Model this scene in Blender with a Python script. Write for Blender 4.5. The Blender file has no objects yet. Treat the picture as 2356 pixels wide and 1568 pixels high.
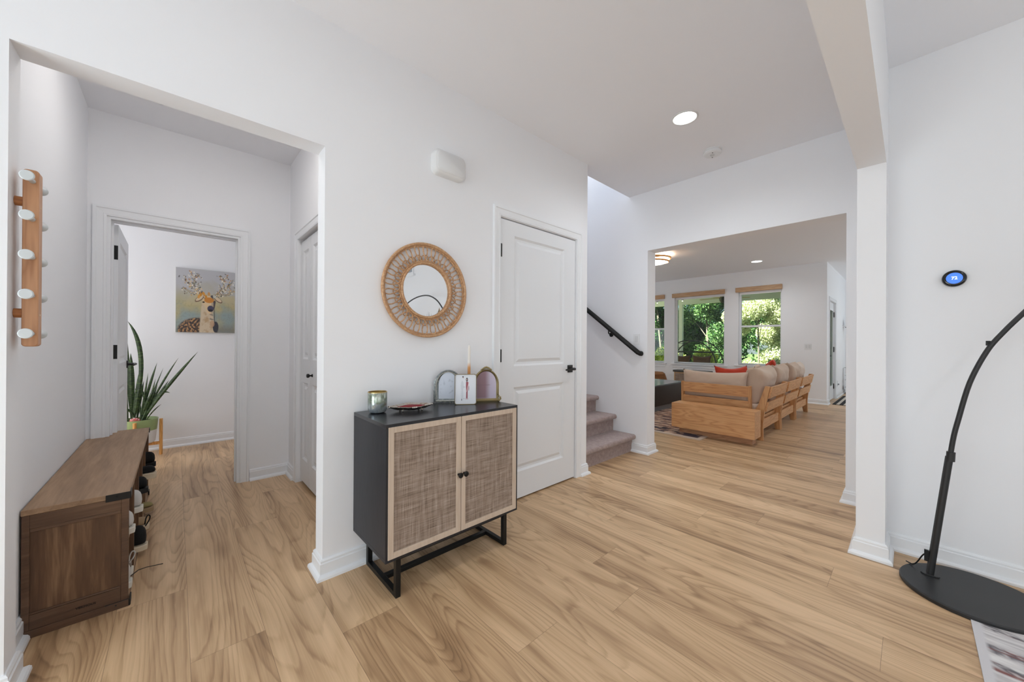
import bpy, math, random
import numpy as np
from mathutils import Vector, Matrix, noise as mnoise
random.seed(7)
SC = bpy.context.scene
COL = SC.collection
PI = math.pi
R = math.radians

# ------------------------------------------------------------------ camera
CAM_H = 1.1613
def make_camera():
    a = R(47.6) - 0.0029
    pitch, roll = 0.0020, 0.0059
    fwd = Vector((math.cos(a), math.sin(a), 0)); right = Vector((math.sin(a), -math.cos(a), 0)); up = Vector((0, 0, 1))
    f2 = fwd*math.cos(pitch) + up*math.sin(pitch); u2 = -fwd*math.sin(pitch) + up*math.cos(pitch)
    r3 = right*math.cos(roll) + u2*math.sin(roll); u3 = -right*math.sin(roll) + u2*math.cos(roll)
    cd = bpy.data.cameras.new('camera'); c = bpy.data.objects.new('camera', cd); COL.objects.link(c)
    m = Matrix((( r3.x, u3.x, -f2.x, 0), (r3.y, u3.y, -f2.y, 0), (r3.z, u3.z, -f2.z, CAM_H), (0, 0, 0, 1)))
    c.matrix_world = m
    cd.sensor_width = 36; cd.lens = 842.0/2356*36; cd.shift_y = 1.7/2356; cd.clip_start = 0.02; cd.clip_end = 300
    SC.camera = c
make_camera()

# ------------------------------------------------------------------ world, sun, lights, exposure
w = bpy.data.worlds.new('world'); SC.world = w; w.use_nodes = True
nt = w.node_tree; nt.nodes.clear()
sky = nt.nodes.new('ShaderNodeTexSky'); sky.sky_type = 'HOSEK_WILKIE'; sky.turbidity = 4.0; sky.sun_direction = (-0.62, 0.40, 0.67)
bg = nt.nodes.new('ShaderNodeBackground'); bg.inputs[1].default_value = 4.5
wo = nt.nodes.new('ShaderNodeOutputWorld'); nt.links.new(sky.outputs[0], bg.inputs[0]); nt.links.new(bg.outputs[0], wo.inputs[0])
SC.view_settings.view_transform = 'Standard'; SC.view_settings.look = 'None'
SC.view_settings.gamma = 1; SC.view_settings.use_curve_mapping = False
SC.view_settings.exposure = -0.04
SC.cycles.use_denoising = True
SC.cycles.use_adaptive_sampling = True; SC.cycles.adaptive_threshold = 0.03
try: SC.cycles.denoiser = 'OPENIMAGEDENOISE'
except Exception: pass
SC.cycles.max_bounces = 9; SC.cycles.diffuse_bounces = 7; SC.cycles.glossy_bounces = 4
SC.cycles.transparent_max_bounces = 12; SC.cycles.sample_clamp_indirect = 6.0
SC.cycles.use_fast_gi = False

def light(name, kind, loc, target, power, color=(1, 1, 1), size=1.0, size_y=None, spot=None):
    ld = bpy.data.lights.new(name, kind); ld.energy = power; ld.color = color
    if kind == 'AREA':
        ld.shape = 'RECTANGLE'; ld.size = size; ld.size_y = size_y or size
    elif kind == 'SPOT':
        ld.spot_size = R(spot or 120); ld.spot_blend = 1.0; ld.shadow_soft_size = size
    elif kind == 'SUN': ld.angle = R(1.0)
    else: ld.shadow_soft_size = size
    o = bpy.data.objects.new(name, ld); COL.objects.link(o); o.location = loc
    d = Vector(target) - Vector(loc); o.rotation_euler = d.to_track_quat('-Z', 'Y').to_euler()
    return o
COOL = (0.85, 0.95, 0.995); WARM = (1.0, 0.93, 0.84)
light('sun', 'SUN', (0, 0, 10), (0.62*9, -0.40*9, 10-0.67*9), 34, (1, .96, .88))
# added area lights standing in for unseen windows behind the camera (front rooms)
light('front_fill_light', 'AREA', (0.3, -3.9, 1.35), (0.3, 0, 2.9), 37, COOL, 4.6, 2.3)
light('entry_fill_light', 'AREA', (-2.42, -1.7, 1.35), (2, -1.5, 2.9), 48, COOL, 3.2, 2.3)
light('foyer_fill_light', 'AREA', (-2.42, 1.05, 1.2), (2, 1.15, 3.2), 66, COOL, 1.4, 2.2)  # added fill for the centre wall and foyer ceiling; no glazed door built
light('stair_fill_light', 'AREA', (3.1, 4.0, 4.9), (3.1, 3.6, 0), 33, (.95, .975, .98), 1.0, 2.6)  # added overhead fill for the stairwell; its ceiling is closed
light('bedroom_window_light', 'AREA', (-2.1, 4.75, 1.3), (1, 4.75, 1.2), 28, (.95, .97, .97), 1.1, 1.5)
light('living_side_fill_light', 'AREA', (6.4, 6.4, 1.5), (6.4, 2, 3.6), 36, (.80, .92, 1.0), 3.6, 1.7)  # added fill for the living room; that wall has no window
light('kitchen_fill_light', 'AREA', (7.5, -1.9, 1.5), (7.5, 2, 3.4), 34, (.80, .92, 1.0), 4.0, 1.6)  # added fill from the unseen kitchen side, tilted up at the ceiling
light('breakfast_fill_light', 'AREA', (11.2, -1.9, 1.6), (11.2, 2, 1.4), 25, COOL, 1.2, 1.4)  # added fill for the breakfast corner; wall behind it is solid

# ------------------------------------------------------------------ helpers
def s2l(c):
    return tuple(((x/255)/12.92 if x/255 <= 0.04045 else ((x/255+0.055)/1.055)**2.4) for x in c)
class N:
    """small node graph builder"""
    def __init__(s, name):
        s.m = bpy.data.materials.new(name); s.m.use_nodes = True; s.t = s.m.node_tree; s.t.nodes.clear()
        s.out = s.t.nodes.new('ShaderNodeOutputMaterial')
        s.b = s.t.nodes.new('ShaderNodeBsdfPrincipled'); s.t.links.new(s.b.outputs[0], s.out.inputs[0])
    def n(s, typ, **kw):
        x = s.t.nodes.new(typ)
        for k, v in kw.items():
            if k.startswith('i_'): s.set(x, k[2:], v)
            else: setattr(x, k, v)
        return x
    def set(s, node, key, v):
        key2 = int(key) if key.isdigit() else key
        inp = node.inputs[key2]
        if isinstance(v, bpy.types.NodeSocket): s.t.links.new(v, inp)
        else: inp.default_value = v
    def math(s, op, a, b=None, c=None, clamp=False):
        x = s.t.nodes.new('ShaderNodeMath'); x.operation = op; x.use_clamp = clamp
        for i, v in enumerate((a, b, c)):
            if v is None: continue
            s.set(x, str(i), v)
        return x.outputs[0]
    def ramp(s, fac, stops):
        x = s.t.nodes.new('ShaderNodeValToRGB'); cr = x.color_ramp
        while len(cr.elements) < len(stops): cr.elements.new(0.5)
        for e, (p, c) in zip(cr.elements, stops):
            e.position = p; e.color = (*c, 1) if len(c) == 3 else c
        s.set(x, 'Fac', fac); return x.outputs[0]
    def mix(s, f, a, b, mode='MIX'):
        x = s.t.nodes.new('ShaderNodeMix'); x.data_type = 'RGBA'; x.blend_type = mode
        for i, v in ((0, f), (6, a), (7, b)):
            if isinstance(v, bpy.types.NodeSocket): s.t.links.new(v, x.inputs[i])
            else: x.inputs[i].default_value = (*v, 1) if isinstance(v, tuple) and len(v) == 3 else v
        return x.outputs[2]
    def mapping(s, vec, scale=(1, 1, 1), rot=(0, 0, 0), loc=(0, 0, 0)):
        x = s.t.nodes.new('ShaderNodeMapping'); s.t.links.new(vec, x.inputs[0])
        x.inputs['Scale'].default_value = scale; x.inputs['Rotation'].default_value = rot; x.inputs['Location'].default_value = loc
        return x.outputs[0]
    def noise(s, vec, scale=1, detail=3, rough=0.5, dist=0):
        x = s.t.nodes.new('ShaderNodeTexNoise'); s.t.links.new(vec, x.inputs['Vector'])
        x.inputs['Scale'].default_value = scale; x.inputs['Detail'].default_value = detail
        x.inputs['Roughness'].default_value = rough; x.inputs['Distortion'].default_value = dist
        return x.outputs[0]
    def bump(s, h, strength=0.2, dist=0.01):
        x = s.t.nodes.new('ShaderNodeBump'); x.inputs['Strength'].default_value = strength; x.inputs['Distance'].default_value = dist
        s.t.links.new(h, x.inputs['Height']); s.t.links.new(x.outputs[0], s.b.inputs['Normal'])
    def col(s, c): s.set(s.b, 'Base Color', (*c, 1) if isinstance(c, tuple) and len(c) == 3 else c)
    def obj(s): return s.t.nodes.new('ShaderNodeTexCoord').outputs['Object']
    def rough(s, r): s.set(s.b, 'Roughness', r)

def plain(name, rgb, rough=0.5, metal=0.0, bump=None, spec=None, var=0.0):
    g = N(name); c = s2l(rgb)
    if var or bump:
        v = g.obj()
    if var:
        f = g.noise(v, 9, 3); g.col(g.mix(f, tuple(x*(1-var) for x in c), tuple(min(1, x*(1+var)) for x in c)))
    else: g.col(c)
    g.rough(rough); g.b.inputs['Metallic'].default_value = metal
    if spec is not None: g.b.inputs['Specular IOR Level'].default_value = spec
    if bump: g.bump(g.noise(v, bump[0], 2), bump[1], 0.002)
    return g.m
def emis(name, rgb, strength):
    g = N(name); g.col(s2l(rgb)); g.b.inputs['Emission Color'].default_value = (*s2l(rgb), 1); g.b.inputs['Emission Strength'].default_value = strength
    return g.m
def wood(name, light_, mid, dark, axis=0, sx=1.4, sy=14, rough=0.45, freq=30, fine=0.25, bump=0.08):
    """wood with long grain along one object axis"""
    g = N(name); v = g.obj()
    sc = [sy, sy, sy]; sc[axis] = sx
    a = g.noise(g.mapping(v, tuple(sc)), 1.0, 2, 0.5, 0.2)
    rings = g.math('ABSOLUTE', g.math('SINE', g.math('MULTIPLY', a, freq)))
    fs = [160, 160, 160]; fs[axis] = 4
    fn = g.noise(g.mapping(v, tuple(fs)), 1.0, 2, 0.6)
    bs = [5, 5, 5]; bs[axis] = 0.8
    broad = g.noise(g.mapping(v, tuple(bs), loc=(3, 1, 2)), 1.0, 2, 0.5)
    f = g.math('ADD', g.math('MULTIPLY', rings, 0.35), g.math('MULTIPLY', broad, 0.5))
    f = g.math('ADD', f, g.math('MULTIPLY', fn, fine))
    g.col(g.ramp(f, [(0.2, s2l(dark)), (0.5, s2l(mid)), (0.8, s2l(light_))]))
    g.rough(rough); g.bump(fn, bump, 0.002)
    return g.m
def vcol(name, rough=0.6, attr='paint', bump=0):
    g = N(name); a = g.n('ShaderNodeVertexColor', layer_name=attr); g.col(a.outputs[0]); g.rough(rough)
    if bump: g.bump(g.noise(g.obj(), 400, 2), bump, 0.001)
    return g.m

class MB:
    def __init__(s): s.v = []; s.f = []; s.mi = []; s.sm = []
    def add(s, vs, fs, mi=0, smooth=False, M=None):
        b = len(s.v)
        if M is not None: vs = [M @ Vector(p) for p in vs]
        s.v += [tuple(p) for p in vs]
        for f in fs: s.f.append(tuple(i+b for i in f)); s.mi.append(mi); s.sm.append(smooth)
        return s
    def box(s, x0, y0, z0, x1, y1, z1, mi=0, M=None):
        vs = [(x, y, z) for x in (x0, x1) for y in (y0, y1) for z in (z0, z1)]
        fs = [(0, 1, 3, 2), (4, 6, 7, 5), (0, 4, 5, 1), (2, 3, 7, 6), (0, 2, 6, 4), (1, 5, 7, 3)]
        return s.add(vs, fs, mi, False, M)
    def prism(s, pts, a, b, mi=0, plane='XZ', M=None, smooth=False):
        """polygon pts extruded from a to b along the axis missing from plane"""
        n = len(pts)
        def P(u, v, w):
            return {'XZ': (u, w, v), 'XY': (u, v, w), 'YZ': (w, u, v)}[plane]
        vs = [P(u, v, a) for u, v in pts] + [P(u, v, b) for u, v in pts]
        fs = [tuple(range(n)), tuple(range(2*n-1, n-1, -1))] + [(i, (i+1) % n, n+(i+1) % n, n+i) for i in range(n)]
        return s.add(vs, fs, mi, smooth, M)
    def lathe(s, prof, seg=32, mi=0, M=None, cap=True, smooth=True):
        vs = []; fs = []
        for r, z in prof:
            for k in range(seg):
                t = 2*PI*k/seg; vs.append((r*math.cos(t), r*math.sin(t), z))
        for i in range(len(prof)-1):
            for k in range(seg):
                a = i*seg+k; b = i*seg+(k+1) % seg
                fs.append((a, b, b+seg, a+seg))
        if cap:
            fs.append(tuple(range(seg-1, -1, -1))); fs.append(tuple(range((len(prof)-1)*seg, len(prof)*seg)))
        return s.add(vs, fs, mi, smooth, M)
    def tube(s, pts, r, seg=8, mi=0, closed=False, M=None, cap=True, flat=1.0):
        pts = [Vector(p) for p in pts]; n = len(pts); rs = r if isinstance(r, (list, tuple)) else [r]*n
        vs = []; fs = []; prev = None
        for i, p in enumerate(pts):
            if closed: t = (pts[(i+1) % n]-pts[i-1])
            else: t = pts[min(i+1, n-1)]-pts[max(i-1, 0)]
            t.normalize()
            if prev is None:
                ref = Vector((0, 0, 1)) if abs(t.z) < .9 else Vector((1, 0, 0))
                u = t.cross(ref).normalized()
            else:
                u = (prev - t*prev.dot(t)).normalized()
            prev = u; v = t.cross(u)
            for k in range(seg):
                a = 2*PI*k/seg; vs.append(p+u*math.cos(a)*rs[i]+v*math.sin(a)*rs[i]*flat)
        m = n if closed else n-1
        for i in range(m):
            for k in range(seg):
                a = i*seg+k; b = i*seg+(k+1) % seg; c = ((i+1) % n)*seg
                fs.append((a, b, c+(k+1) % seg, c+k))
        if cap and not closed:
            fs.append(tuple(range(seg-1, -1, -1))); fs.append(tuple(range((n-1)*seg, n*seg)))
        return s.add(vs, fs, mi, True, M)
    def sphere(s, c, r, seg=16, rings=10, mi=0, M=None, sc=(1, 1, 1)):
        prof = []
        vs = []; fs = []
        for i in range(rings+1):
            ph = PI*i/rings
            for k in range(seg):
                t = 2*PI*k/seg
                vs.append((c[0]+r*sc[0]*math.sin(ph)*math.cos(t), c[1]+r*sc[1]*math.sin(ph)*math.sin(t), c[2]-r*sc[2]*math.cos(ph)))
        for i in range(rings):
            for k in range(seg):
                a = i*seg+k; b = i*seg+(k+1) % seg; fs.append((a, b, b+seg, a+seg))
        return s.add(vs, fs, mi, True, M)
    def sweep(s, path, prof, mp, mi=0, closed=False):
        """profile (d, h) swept along a 2D path with mitred corners; d is measured to the right of travel; mp(a, b, h) -> xyz"""
        n = len(path); nrm = []
        for i in range(n-1):
            dx = path[i+1][0]-path[i][0]; dy = path[i+1][1]-path[i][1]; l = math.hypot(dx, dy); nrm.append((dy/l, -dx/l))
        mit = []
        for i in range(n):
            if i == 0: mit.append(nrm[0])
            elif i == n-1: mit.append(nrm[-1])
            else:
                a, b = nrm[i-1], nrm[i]; d = 1+a[0]*b[0]+a[1]*b[1]
                mit.append(((a[0]+b[0])/d, (a[1]+b[1])/d))
        k = len(prof); vs = []; fs = []
        for (px, py), (mx, my) in zip(path, mit):
            for d, h in prof: vs.append(mp(px+mx*d, py+my*d, h))
        for i in range(n-1):
            for j in range(k-1):
                a = i*k+j; fs.append((a, a+1, a+k+1, a+k))
        fs.append(tuple(range(k))); fs.append(tuple(range((n-1)*k+k-1, (n-1)*k-1, -1)))
        return s.add(vs, fs, mi)
    def build(s, name, mats, parent=None, bevel=0, angle=35, loc=None, rot=None, seg=2, subd=0):
        me = bpy.data.meshes.new(name); me.from_pydata(s.v, [], s.f)
        mats = mats if isinstance(mats, (list, tuple)) else [mats]
        for m in mats: me.materials.append(m)
        me.polygons.foreach_set('material_index', s.mi)
        me.polygons.foreach_set('use_smooth', s.sm)
        me.update()
        import bmesh
        bm = bmesh.new(); bm.from_mesh(me); bmesh.ops.recalc_face_normals(bm, faces=bm.faces); bm.to_mesh(me); bm.free()
        if any(s.sm): 
            try: me.set_sharp_from_angle(angle=R(angle))
            except Exception: pass
        o = bpy.data.objects.new(name, me); COL.objects.link(o)
        if parent is not None: o.parent = parent
        if loc: o.location = loc
        if rot: o.rotation_euler = rot
        if bevel:
            b = o.modifiers.new('bevel', 'BEVEL'); b.width = bevel; b.segments = seg; b.limit_method = 'ANGLE'; b.angle_limit = R(30)
            b.harden_normals = False
        if subd:
            m = o.modifiers.new('subd', 'SUBSURF'); m.levels = subd; m.render_levels = subd
        return o
def crom(P, k=5):
    out = []
    for i in range(len(P)-1):
        p0, p1, p2, p3 = [Vector(P[max(0, min(len(P)-1, j))]) for j in (i-1, i, i+1, i+2)]
        for s in range(k):
            t = s/k; out.append(.5*((2*p1)+(-p0+p2)*t+(2*p0-5*p1+4*p2-p3)*t*t+(-p0+3*p1-3*p2+p3)*t**3))
    out.append(Vector(P[-1])); return out
def tag(o, label=None, cat=None, group=None, kind=None):
    if label: o['label'] = label
    if cat: o['category'] = cat
    if group: o['group'] = group
    if kind: o['kind'] = kind
    return o
def thing(name, loc, label, cat, group=None, rz=0):
    o = bpy.data.objects.new(name, None); COL.objects.link(o); o.location = loc; o.rotation_euler = (0, 0, rz)
    o.empty_display_size = 0.1
    return tag(o, label, cat, group)
def struct(o): o['kind'] = 'structure'; return o
def dup(root, loc, label=None, group=None, rot=None):
    r = root.copy(); COL.objects.link(r); r.location = loc
    if rot is not None: r.rotation_euler = rot
    if label: r['label'] = label
    if group: r['group'] = group
    for ch in root.children:
        c = ch.copy(); COL.objects.link(c); c.parent = r
        for g in ch.children:
            d = g.copy(); COL.objects.link(d); d.parent = c
    return r
def grid_mesh(name, nx, ny, fn, colors, mat, parent=None, smooth=True):
    """grid of (nx+1)*(ny+1) points fn(u,v), per-vertex colours array"""
    u = np.linspace(0, 1, nx+1); v = np.linspace(0, 1, ny+1)
    vs = [fn(a, b) for b in v for a in u]
    fs = [(j*(nx+1)+i, j*(nx+1)+i+1, (j+1)*(nx+1)+i+1, (j+1)*(nx+1)+i) for j in range(ny) for i in range(nx)]
    me = bpy.data.meshes.new(name); me.from_pydata(vs, [], fs); me.materials.append(mat)
    if colors is not None:
        ca = me.color_attributes.new('paint', 'FLOAT_COLOR', 'POINT')
        c = np.concatenate([colors.reshape(-1, 3), np.ones((len(vs), 1))], 1).astype(np.float32)
        ca.data.foreach_set('color', c.ravel())
    me.update()
    if smooth: me.polygons.foreach_set('use_smooth', [True]*len(fs))
    o = bpy.data.objects.new(name, me); COL.objects.link(o)
    if parent is not None: o.parent = parent
    return o
def lin(c): return np.array(s2l(c))

# ------------------------------------------------------------------ materials
def wall_mat(name, rgb, rough=0.85):
    g = N(name); v = g.obj(); c = s2l(rgb)
    g.col(g.mix(g.noise(v, 0.8, 2), tuple(x*0.985 for x in c), tuple(x*1.01 for x in c))); g.rough(rough)
    g.bump(g.noise(v, 260, 2), 0.04, 0.001); return g.m
M_wall = wall_mat('wall paint', (240, 241, 244))
M_ceil = wall_mat('ceiling paint', (240, 241, 245), 0.95)
M_trim = plain('white trim paint', (236, 238, 241), 0.32)
M_door = plain('white door paint', (230, 232, 235), 0.38)
M_black = plain('black metal', (22, 22, 22), 0.42, 0.3)
M_blacklamp = plain('black lamp metal', (44, 44, 45), 0.45, 0.2)
M_chrome = plain('silver', (200, 200, 200), 0.25, 1)
M_white_plastic = plain('white plastic', (228, 229, 230), 0.4)
M_brass = plain('aged brass', (150, 134, 96), 0.4, 0.75, bump=(120, .3))

def floor_mat():
    g = N('oak plank floor')
    uv = g.n('ShaderNodeUVMap', uv_map='grain').outputs[0]
    uv2 = g.n('ShaderNodeUVMap', uv_map='plank').outputs[0]
    tint = g.n('ShaderNodeVertexColor', layer_name='paint')
    sp = g.n('ShaderNodeSeparateColor'); g.t.links.new(tint.outputs[0], sp.inputs[0])
    field = g.noise(g.mapping(uv, (0.55, 3.9, 1)), 1.0, 1.6, 0.42, 0.35)
    fld2 = g.noise(g.mapping(uv, (6, 40, 1)), 1.0, 2, 0.5)
    sv = g.n('ShaderNodeSeparateXYZ'); g.t.links.new(uv, sv.inputs[0])
    straight = g.math('MULTIPLY', g.math('MULTIPLY', sp.outputs[0], sp.outputs[0]), 3.0)
    ff = g.math('ADD', g.math('MULTIPLY', field, 27.0), g.math('MULTIPLY', fld2, 0.5))
    ff = g.math('ADD', ff, g.math('MULTIPLY', g.math('MULTIPLY', sv.outputs[1], straight), 17.0))
    ring = g.math('FRACT', ff)
    ring = g.math('MULTIPLY', g.math('POWER', ring, 3.6), g.math('SMOOTH_MIN', g.math('MULTIPLY', g.math('SUBTRACT', 1.0, ring), 6.0), 1.0, 0.3))
    ring = g.math('MULTIPLY', ring, g.math('MULTIPLY_ADD', g.noise(g.mapping(uv, (1.5, 6, 1), loc=(2, 5, 0)), 1.0, 2, 0.5), 2.0, 0.1))
    fine = g.noise(g.mapping(uv, (2.5, 170, 1)), 1.0, 3, 0.65)
    broad = g.noise(g.mapping(uv, (0.5, 10, 1), loc=(7, 3, 0)), 1.0, 4, 0.62, .35)
    knot = g.noise(g.mapping(uv, (2.2, 5, 1), loc=(1, 9, 0)), 1.0, 1, 0.4)
    knot = g.math('MULTIPLY', g.math('SUBTRACT', knot, 0.60, clamp=True), 3.2, clamp=True)
    f = g.math('MULTIPLY', ring, 0.30)
    f = g.math('ADD', f, g.math('MULTIPLY', fine, 0.27))
    f = g.math('ADD', f, g.math('MULTIPLY', g.math('MULTIPLY_ADD', broad, 2.6, -0.8, clamp=True), 0.46))
    f = g.math('ADD', f, g.math('MULTIPLY', knot, 0.35))
    f = g.math('ADD', f, g.math('MULTIPLY_ADD', sp.outputs[0], 0.16, -0.08))
    c = g.ramp(f, [(0.14, s2l((220, 187, 149))), (0.38, s2l((200, 167, 129))), (0.62, s2l((166, 133, 99))), (0.92, s2l((108, 80, 56)))])
    # seam lines between boards
    sx = g.n('ShaderNodeSeparateXYZ'); g.t.links.new(uv2, sx.inputs[0])
    ex = g.math('LESS_THAN', sx.outputs[0], 0.0011); ey = g.math('LESS_THAN', sx.outputs[1], 0.0011)
    seam = g.math('MAXIMUM', ex, ey)
    c = g.mix(g.math('MULTIPLY', seam, 0.72), c, s2l((70, 50, 36)))
    g.col(c); g.set(g.b, 'Roughness', g.math('MULTIPLY_ADD', fine, 0.12, 0.33)); g.b.inputs['Specular IOR Level'].default_value = 0.42
    g.bump(fine, 0.05, 0.001)
    return g.m
M_floor = floor_mat()

# ------------------------------------------------------------------ the setting
H = 2.748
YA, YA2 = 1.951, 2.068          # hall wall, front and back faces
XL, XR = -0.398, 0.536          # hall opening
ZH = 2.123
XE = 2.696
XB, XB2 = 3.634, 3.802
XW = 3.016                      # right wall
XF = 9.197                      # living room window wall
YD = 1.084
def make_floor():
    W = 0.2258; X0 = 0.0445; L = 1.83
    offs = {-1: 2.29, 0: 1.75, 1: 2.82, 2: 1.525, 3: .4, 4: .991, 5: 1.7, 6: .867, 7: 1.13, 8: .07, 9: 1.34, 10: .267, 11: .95, 12: .672, 13: 1.6, 14: 1.03, 20: .85, 21: .48}
    vs = []; fs = []; ug = []; up = []; cs = []
    rnd = random.Random(5)
    for k in range(-18, 60):
        x0 = X0+k*W; x1 = x0+W
        if x0 > 12.4: break
        o = offs.get(k, rnd.random()*L)
        j0 = math.floor((-4.1-o)/L)
        y = o+j0*L
        while y < 6.6:
            b = len(vs); vs += [(x0, y, 0), (x1, y, 0), (x1, y+L, 0), (x0, y+L, 0)]; fs.append((b, b+1, b+2, b+3))
            ro, rv, c = rnd.random()*90, rnd.random()*90, rnd.random()
            flip = rnd.random() < .5
            for (px, py) in ((0, 0), (W, 0), (W, L), (0, L)):
                ug.append((ro+(L-py if flip else py), rv+px)); up.append((px, py)); cs.append((c, c, c, 1))
            y += L
    me = bpy.data.meshes.new('floor'); me.from_pydata(vs, [], fs); me.materials.append(M_floor)
    a = me.uv_layers.new(name='grain'); a.data.foreach_set('uv', np.array(ug, dtype=np.float32).ravel())
    b = me.uv_layers.new(name='plank'); b.data.foreach_set('uv', np.array(up, dtype=np.float32).ravel())
    ca = me.color_attributes.new('paint', 'FLOAT_COLOR', 'CORNER'); ca.data.foreach_set('color', np.array(cs, dtype=np.float32).ravel())
    o = bpy.data.objects.new('floor', me); COL.objects.link(o); struct(o)
make_floor()
def boxes(name, lst, mat=M_wall):
    m = MB()
    for b in lst: m.box(*b)
    return struct(m.build(name, mat))
# hall wall with the opening and the closet door hole
DX0, DX1, DZ = 1.676, 2.536, 2.046
boxes('wall_left', [(-2.5, YA, 0, XL, YA2, H), (XL, YA, ZH, XR, YA2, H), (XR, YA, 0, DX0, YA2, H), (DX0, YA, DZ, DX1, YA2, H), (DX1, YA, 0, XE, YA2, H)])
# stair side wall + closet interior
boxes('wall_stair', [(XE-.09, YA2, 0, XE, 6.5, 5.0), (XE-.09, 6.4, 0, XB, 6.5, 5.0)])
OY0, OY1, OZ = 0.321, 1.863, 2.130
boxes('wall_center', [(XB, OY1, 0, XB2, 6.5, 5.0), (XB, OY0, OZ, XB2, OY1, H), (XB, 0.204, 0, XB2, OY0, H), (XB, -2.0, 0, XB2, 0.204, H)])
boxes('wall_pillar', [(2.799, 0.089, 0, XB, 0.204, H)])
boxes('wall_right', [(XW, -4.0, 0, XW+.12, 0.089, H)])
boxes('ceiling_beam', [(-2.5, 0.089, 2.139, 2.799, 0.204, H)])
boxes('wall_front', [(-2.5, -4.12, 0, XW+.12, -4.0, H)])
boxes('wall_entry', [(-2.62, -4.12, 0, -2.5, YA2, H)])
boxes('ceiling_foyer', [(-2.62, -4.12, H, XB2, 2.078, H+.2)], M_ceil)
boxes('ceiling_stair', [(XE-.09, 2.078, 5.0, XB2, 6.5, 5.1)], M_ceil)
boxes('ceiling_stair_edge', [(XE-.09, 2.078, H, XE+.0, 2.09, H+.2)], M_ceil)
# hall
HL, HR, HY, HY2, HZ = -0.441, 0.740, 3.719, 3.835, 2.714
boxes('wall_hall_left', [(HL-.12, YA2, 0, HL, HY2, HZ+.05)])
BF0, BF1, BFZ = 2.27, 3.415, 1.995
boxes('wall_hall_right', [(HR, YA2, 0, HR+.11, BF0, HZ+.05), (HR, BF1, 0, HR+.11, HY, HZ+.05), (HR, BF0, BFZ, HR+.11, BF1, HZ+.05)])
HD0, HD1, HDZ = -0.352, 0.388, 2.012
boxes('wall_hall_back', [(HL-.12, HY, 0, HD0, HY2, H), (HD1, HY, 0, 1.6, HY2, H), (HD0, HY, HDZ, HD1, HY2, H)])
boxes('wall_closet', [(1.5, YA2, 0, 1.6, HY, H)])
boxes('ceiling_closet', [(HR+.11, YA2, HZ, 1.6, HY, HZ+.1)], M_ceil)
boxes('ceiling_hall', [(HL-.12, YA2, HZ, HR+.11, HY, HZ+.2)], M_ceil)
# bedroom beyond the hall
boxes('wall_bedroom_back', [(-2.3, 5.435, 0, 1.6, 5.55, H)])
boxes('wall_bedroom_side', [(1.5, HY2, 0, 1.6, 5.435, H), (-2.3, HY2, 0, -2.2, 5.435, H), (-2.2, HY2-.1, 0, HL-.12, HY2, H)])
boxes('ceiling_bedroom', [(-2.3, HY, H, 1.6, 5.55, H+.1)], M_ceil)
# living room
WINS = [(1.80, 2.587, .70, 2.345), (2.868, 4.000, .67, 2.345), (4.262, 5.05, .67, 2.345)]
m = MB(); ys = [YD] + [v for w_ in WINS for v in w_[:2]] + [6.5]
for i in range(0, len(ys), 2): m.box(XF, ys[i], 0, XF+.16, ys[i+1], H)
for y0, y1, z0, z1 in WINS: m.box(XF, y0, 0, XF+.16, y1, z0); m.box(XF, y0, z1, XF+.16, y1, H)
struct(m.build('wall_living_back', M_wall))
PX0, PX1, PZ = 9.50, 10.36, 2.04
boxes('wall_patio_side', [(XF+.16, YD, 0, PX0, YD+.14, H), (PX1, YD, 0, 12.3, YD+.14, H), (PX0, YD, PZ, PX1, YD+.14, H)])
boxes('wall_kitchen_back', [(12.1, -2.0, 0, 12.25, YD, H)])
boxes('wall_kitchen_side', [(XB2, -2.12, 0, 12.25, -2.0, H)])
boxes('wall_living_side', [(XB2, 6.5, 0, XF+.16, 6.62, H)])
boxes('ceiling_living', [(XB2, -2.12, H, XF+.16, 6.62, H+.15), (XF+.16, -2.12, H, 12.25, YD+.14, H+.15)], M_ceil)

# baseboards with shoe moulding
BP = [(0, .100), (.005, .100), (.010, .092), (.010, .082), (.014, .078), (.014, .026), (.017, .024), (.025, .020), (.030, .012), (.031, 0), (0, 0)]
def baseboard(name, path):
    m = MB(); m.sweep(path, [(d, h*0.93) for d, h in BP], lambda a, b, h: (a, b, h)); return struct(m.build(name, M_trim))
baseboard('baseboard_left', [(HR, YA2), (XR, YA2), (XR, YA), (1.616, YA)])
baseboard('baseboard_left_end', [(2.596, YA), (XE, YA), (XE, YA2+.0)])
baseboard('baseboard_entry', [(-2.5, YA), (XL, YA), (XL, YA2), (HL, YA2), (HL, HY), (HD0-.072, HY)])
baseboard('baseboard_hall', [(HD1+.068, HY), (HR, HY), (HR, BF1+.07)])
baseboard('baseboard_center', [(XB, 2.035), (XB, OY1), (XB2, OY1), (XB2, 6.4)])
baseboard('baseboard_right', [(XB2, -1.9), (XB2, OY0), (XB, OY0), (XB, .204), (2.799, .204), (2.799, .089), (XW, .089), (XW, -3.9)])
baseboard('baseboard_living', [(XF, 6.4), (XF, YD), (PX0-.07, YD)])
baseboard('baseboard_kitchen', [(PX1+.07, YD), (12.1, YD), (12.1, -1.9)])
baseboard('baseboard_bedroom', [(-2.1, 5.435), (1.5, 5.435)])

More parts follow.
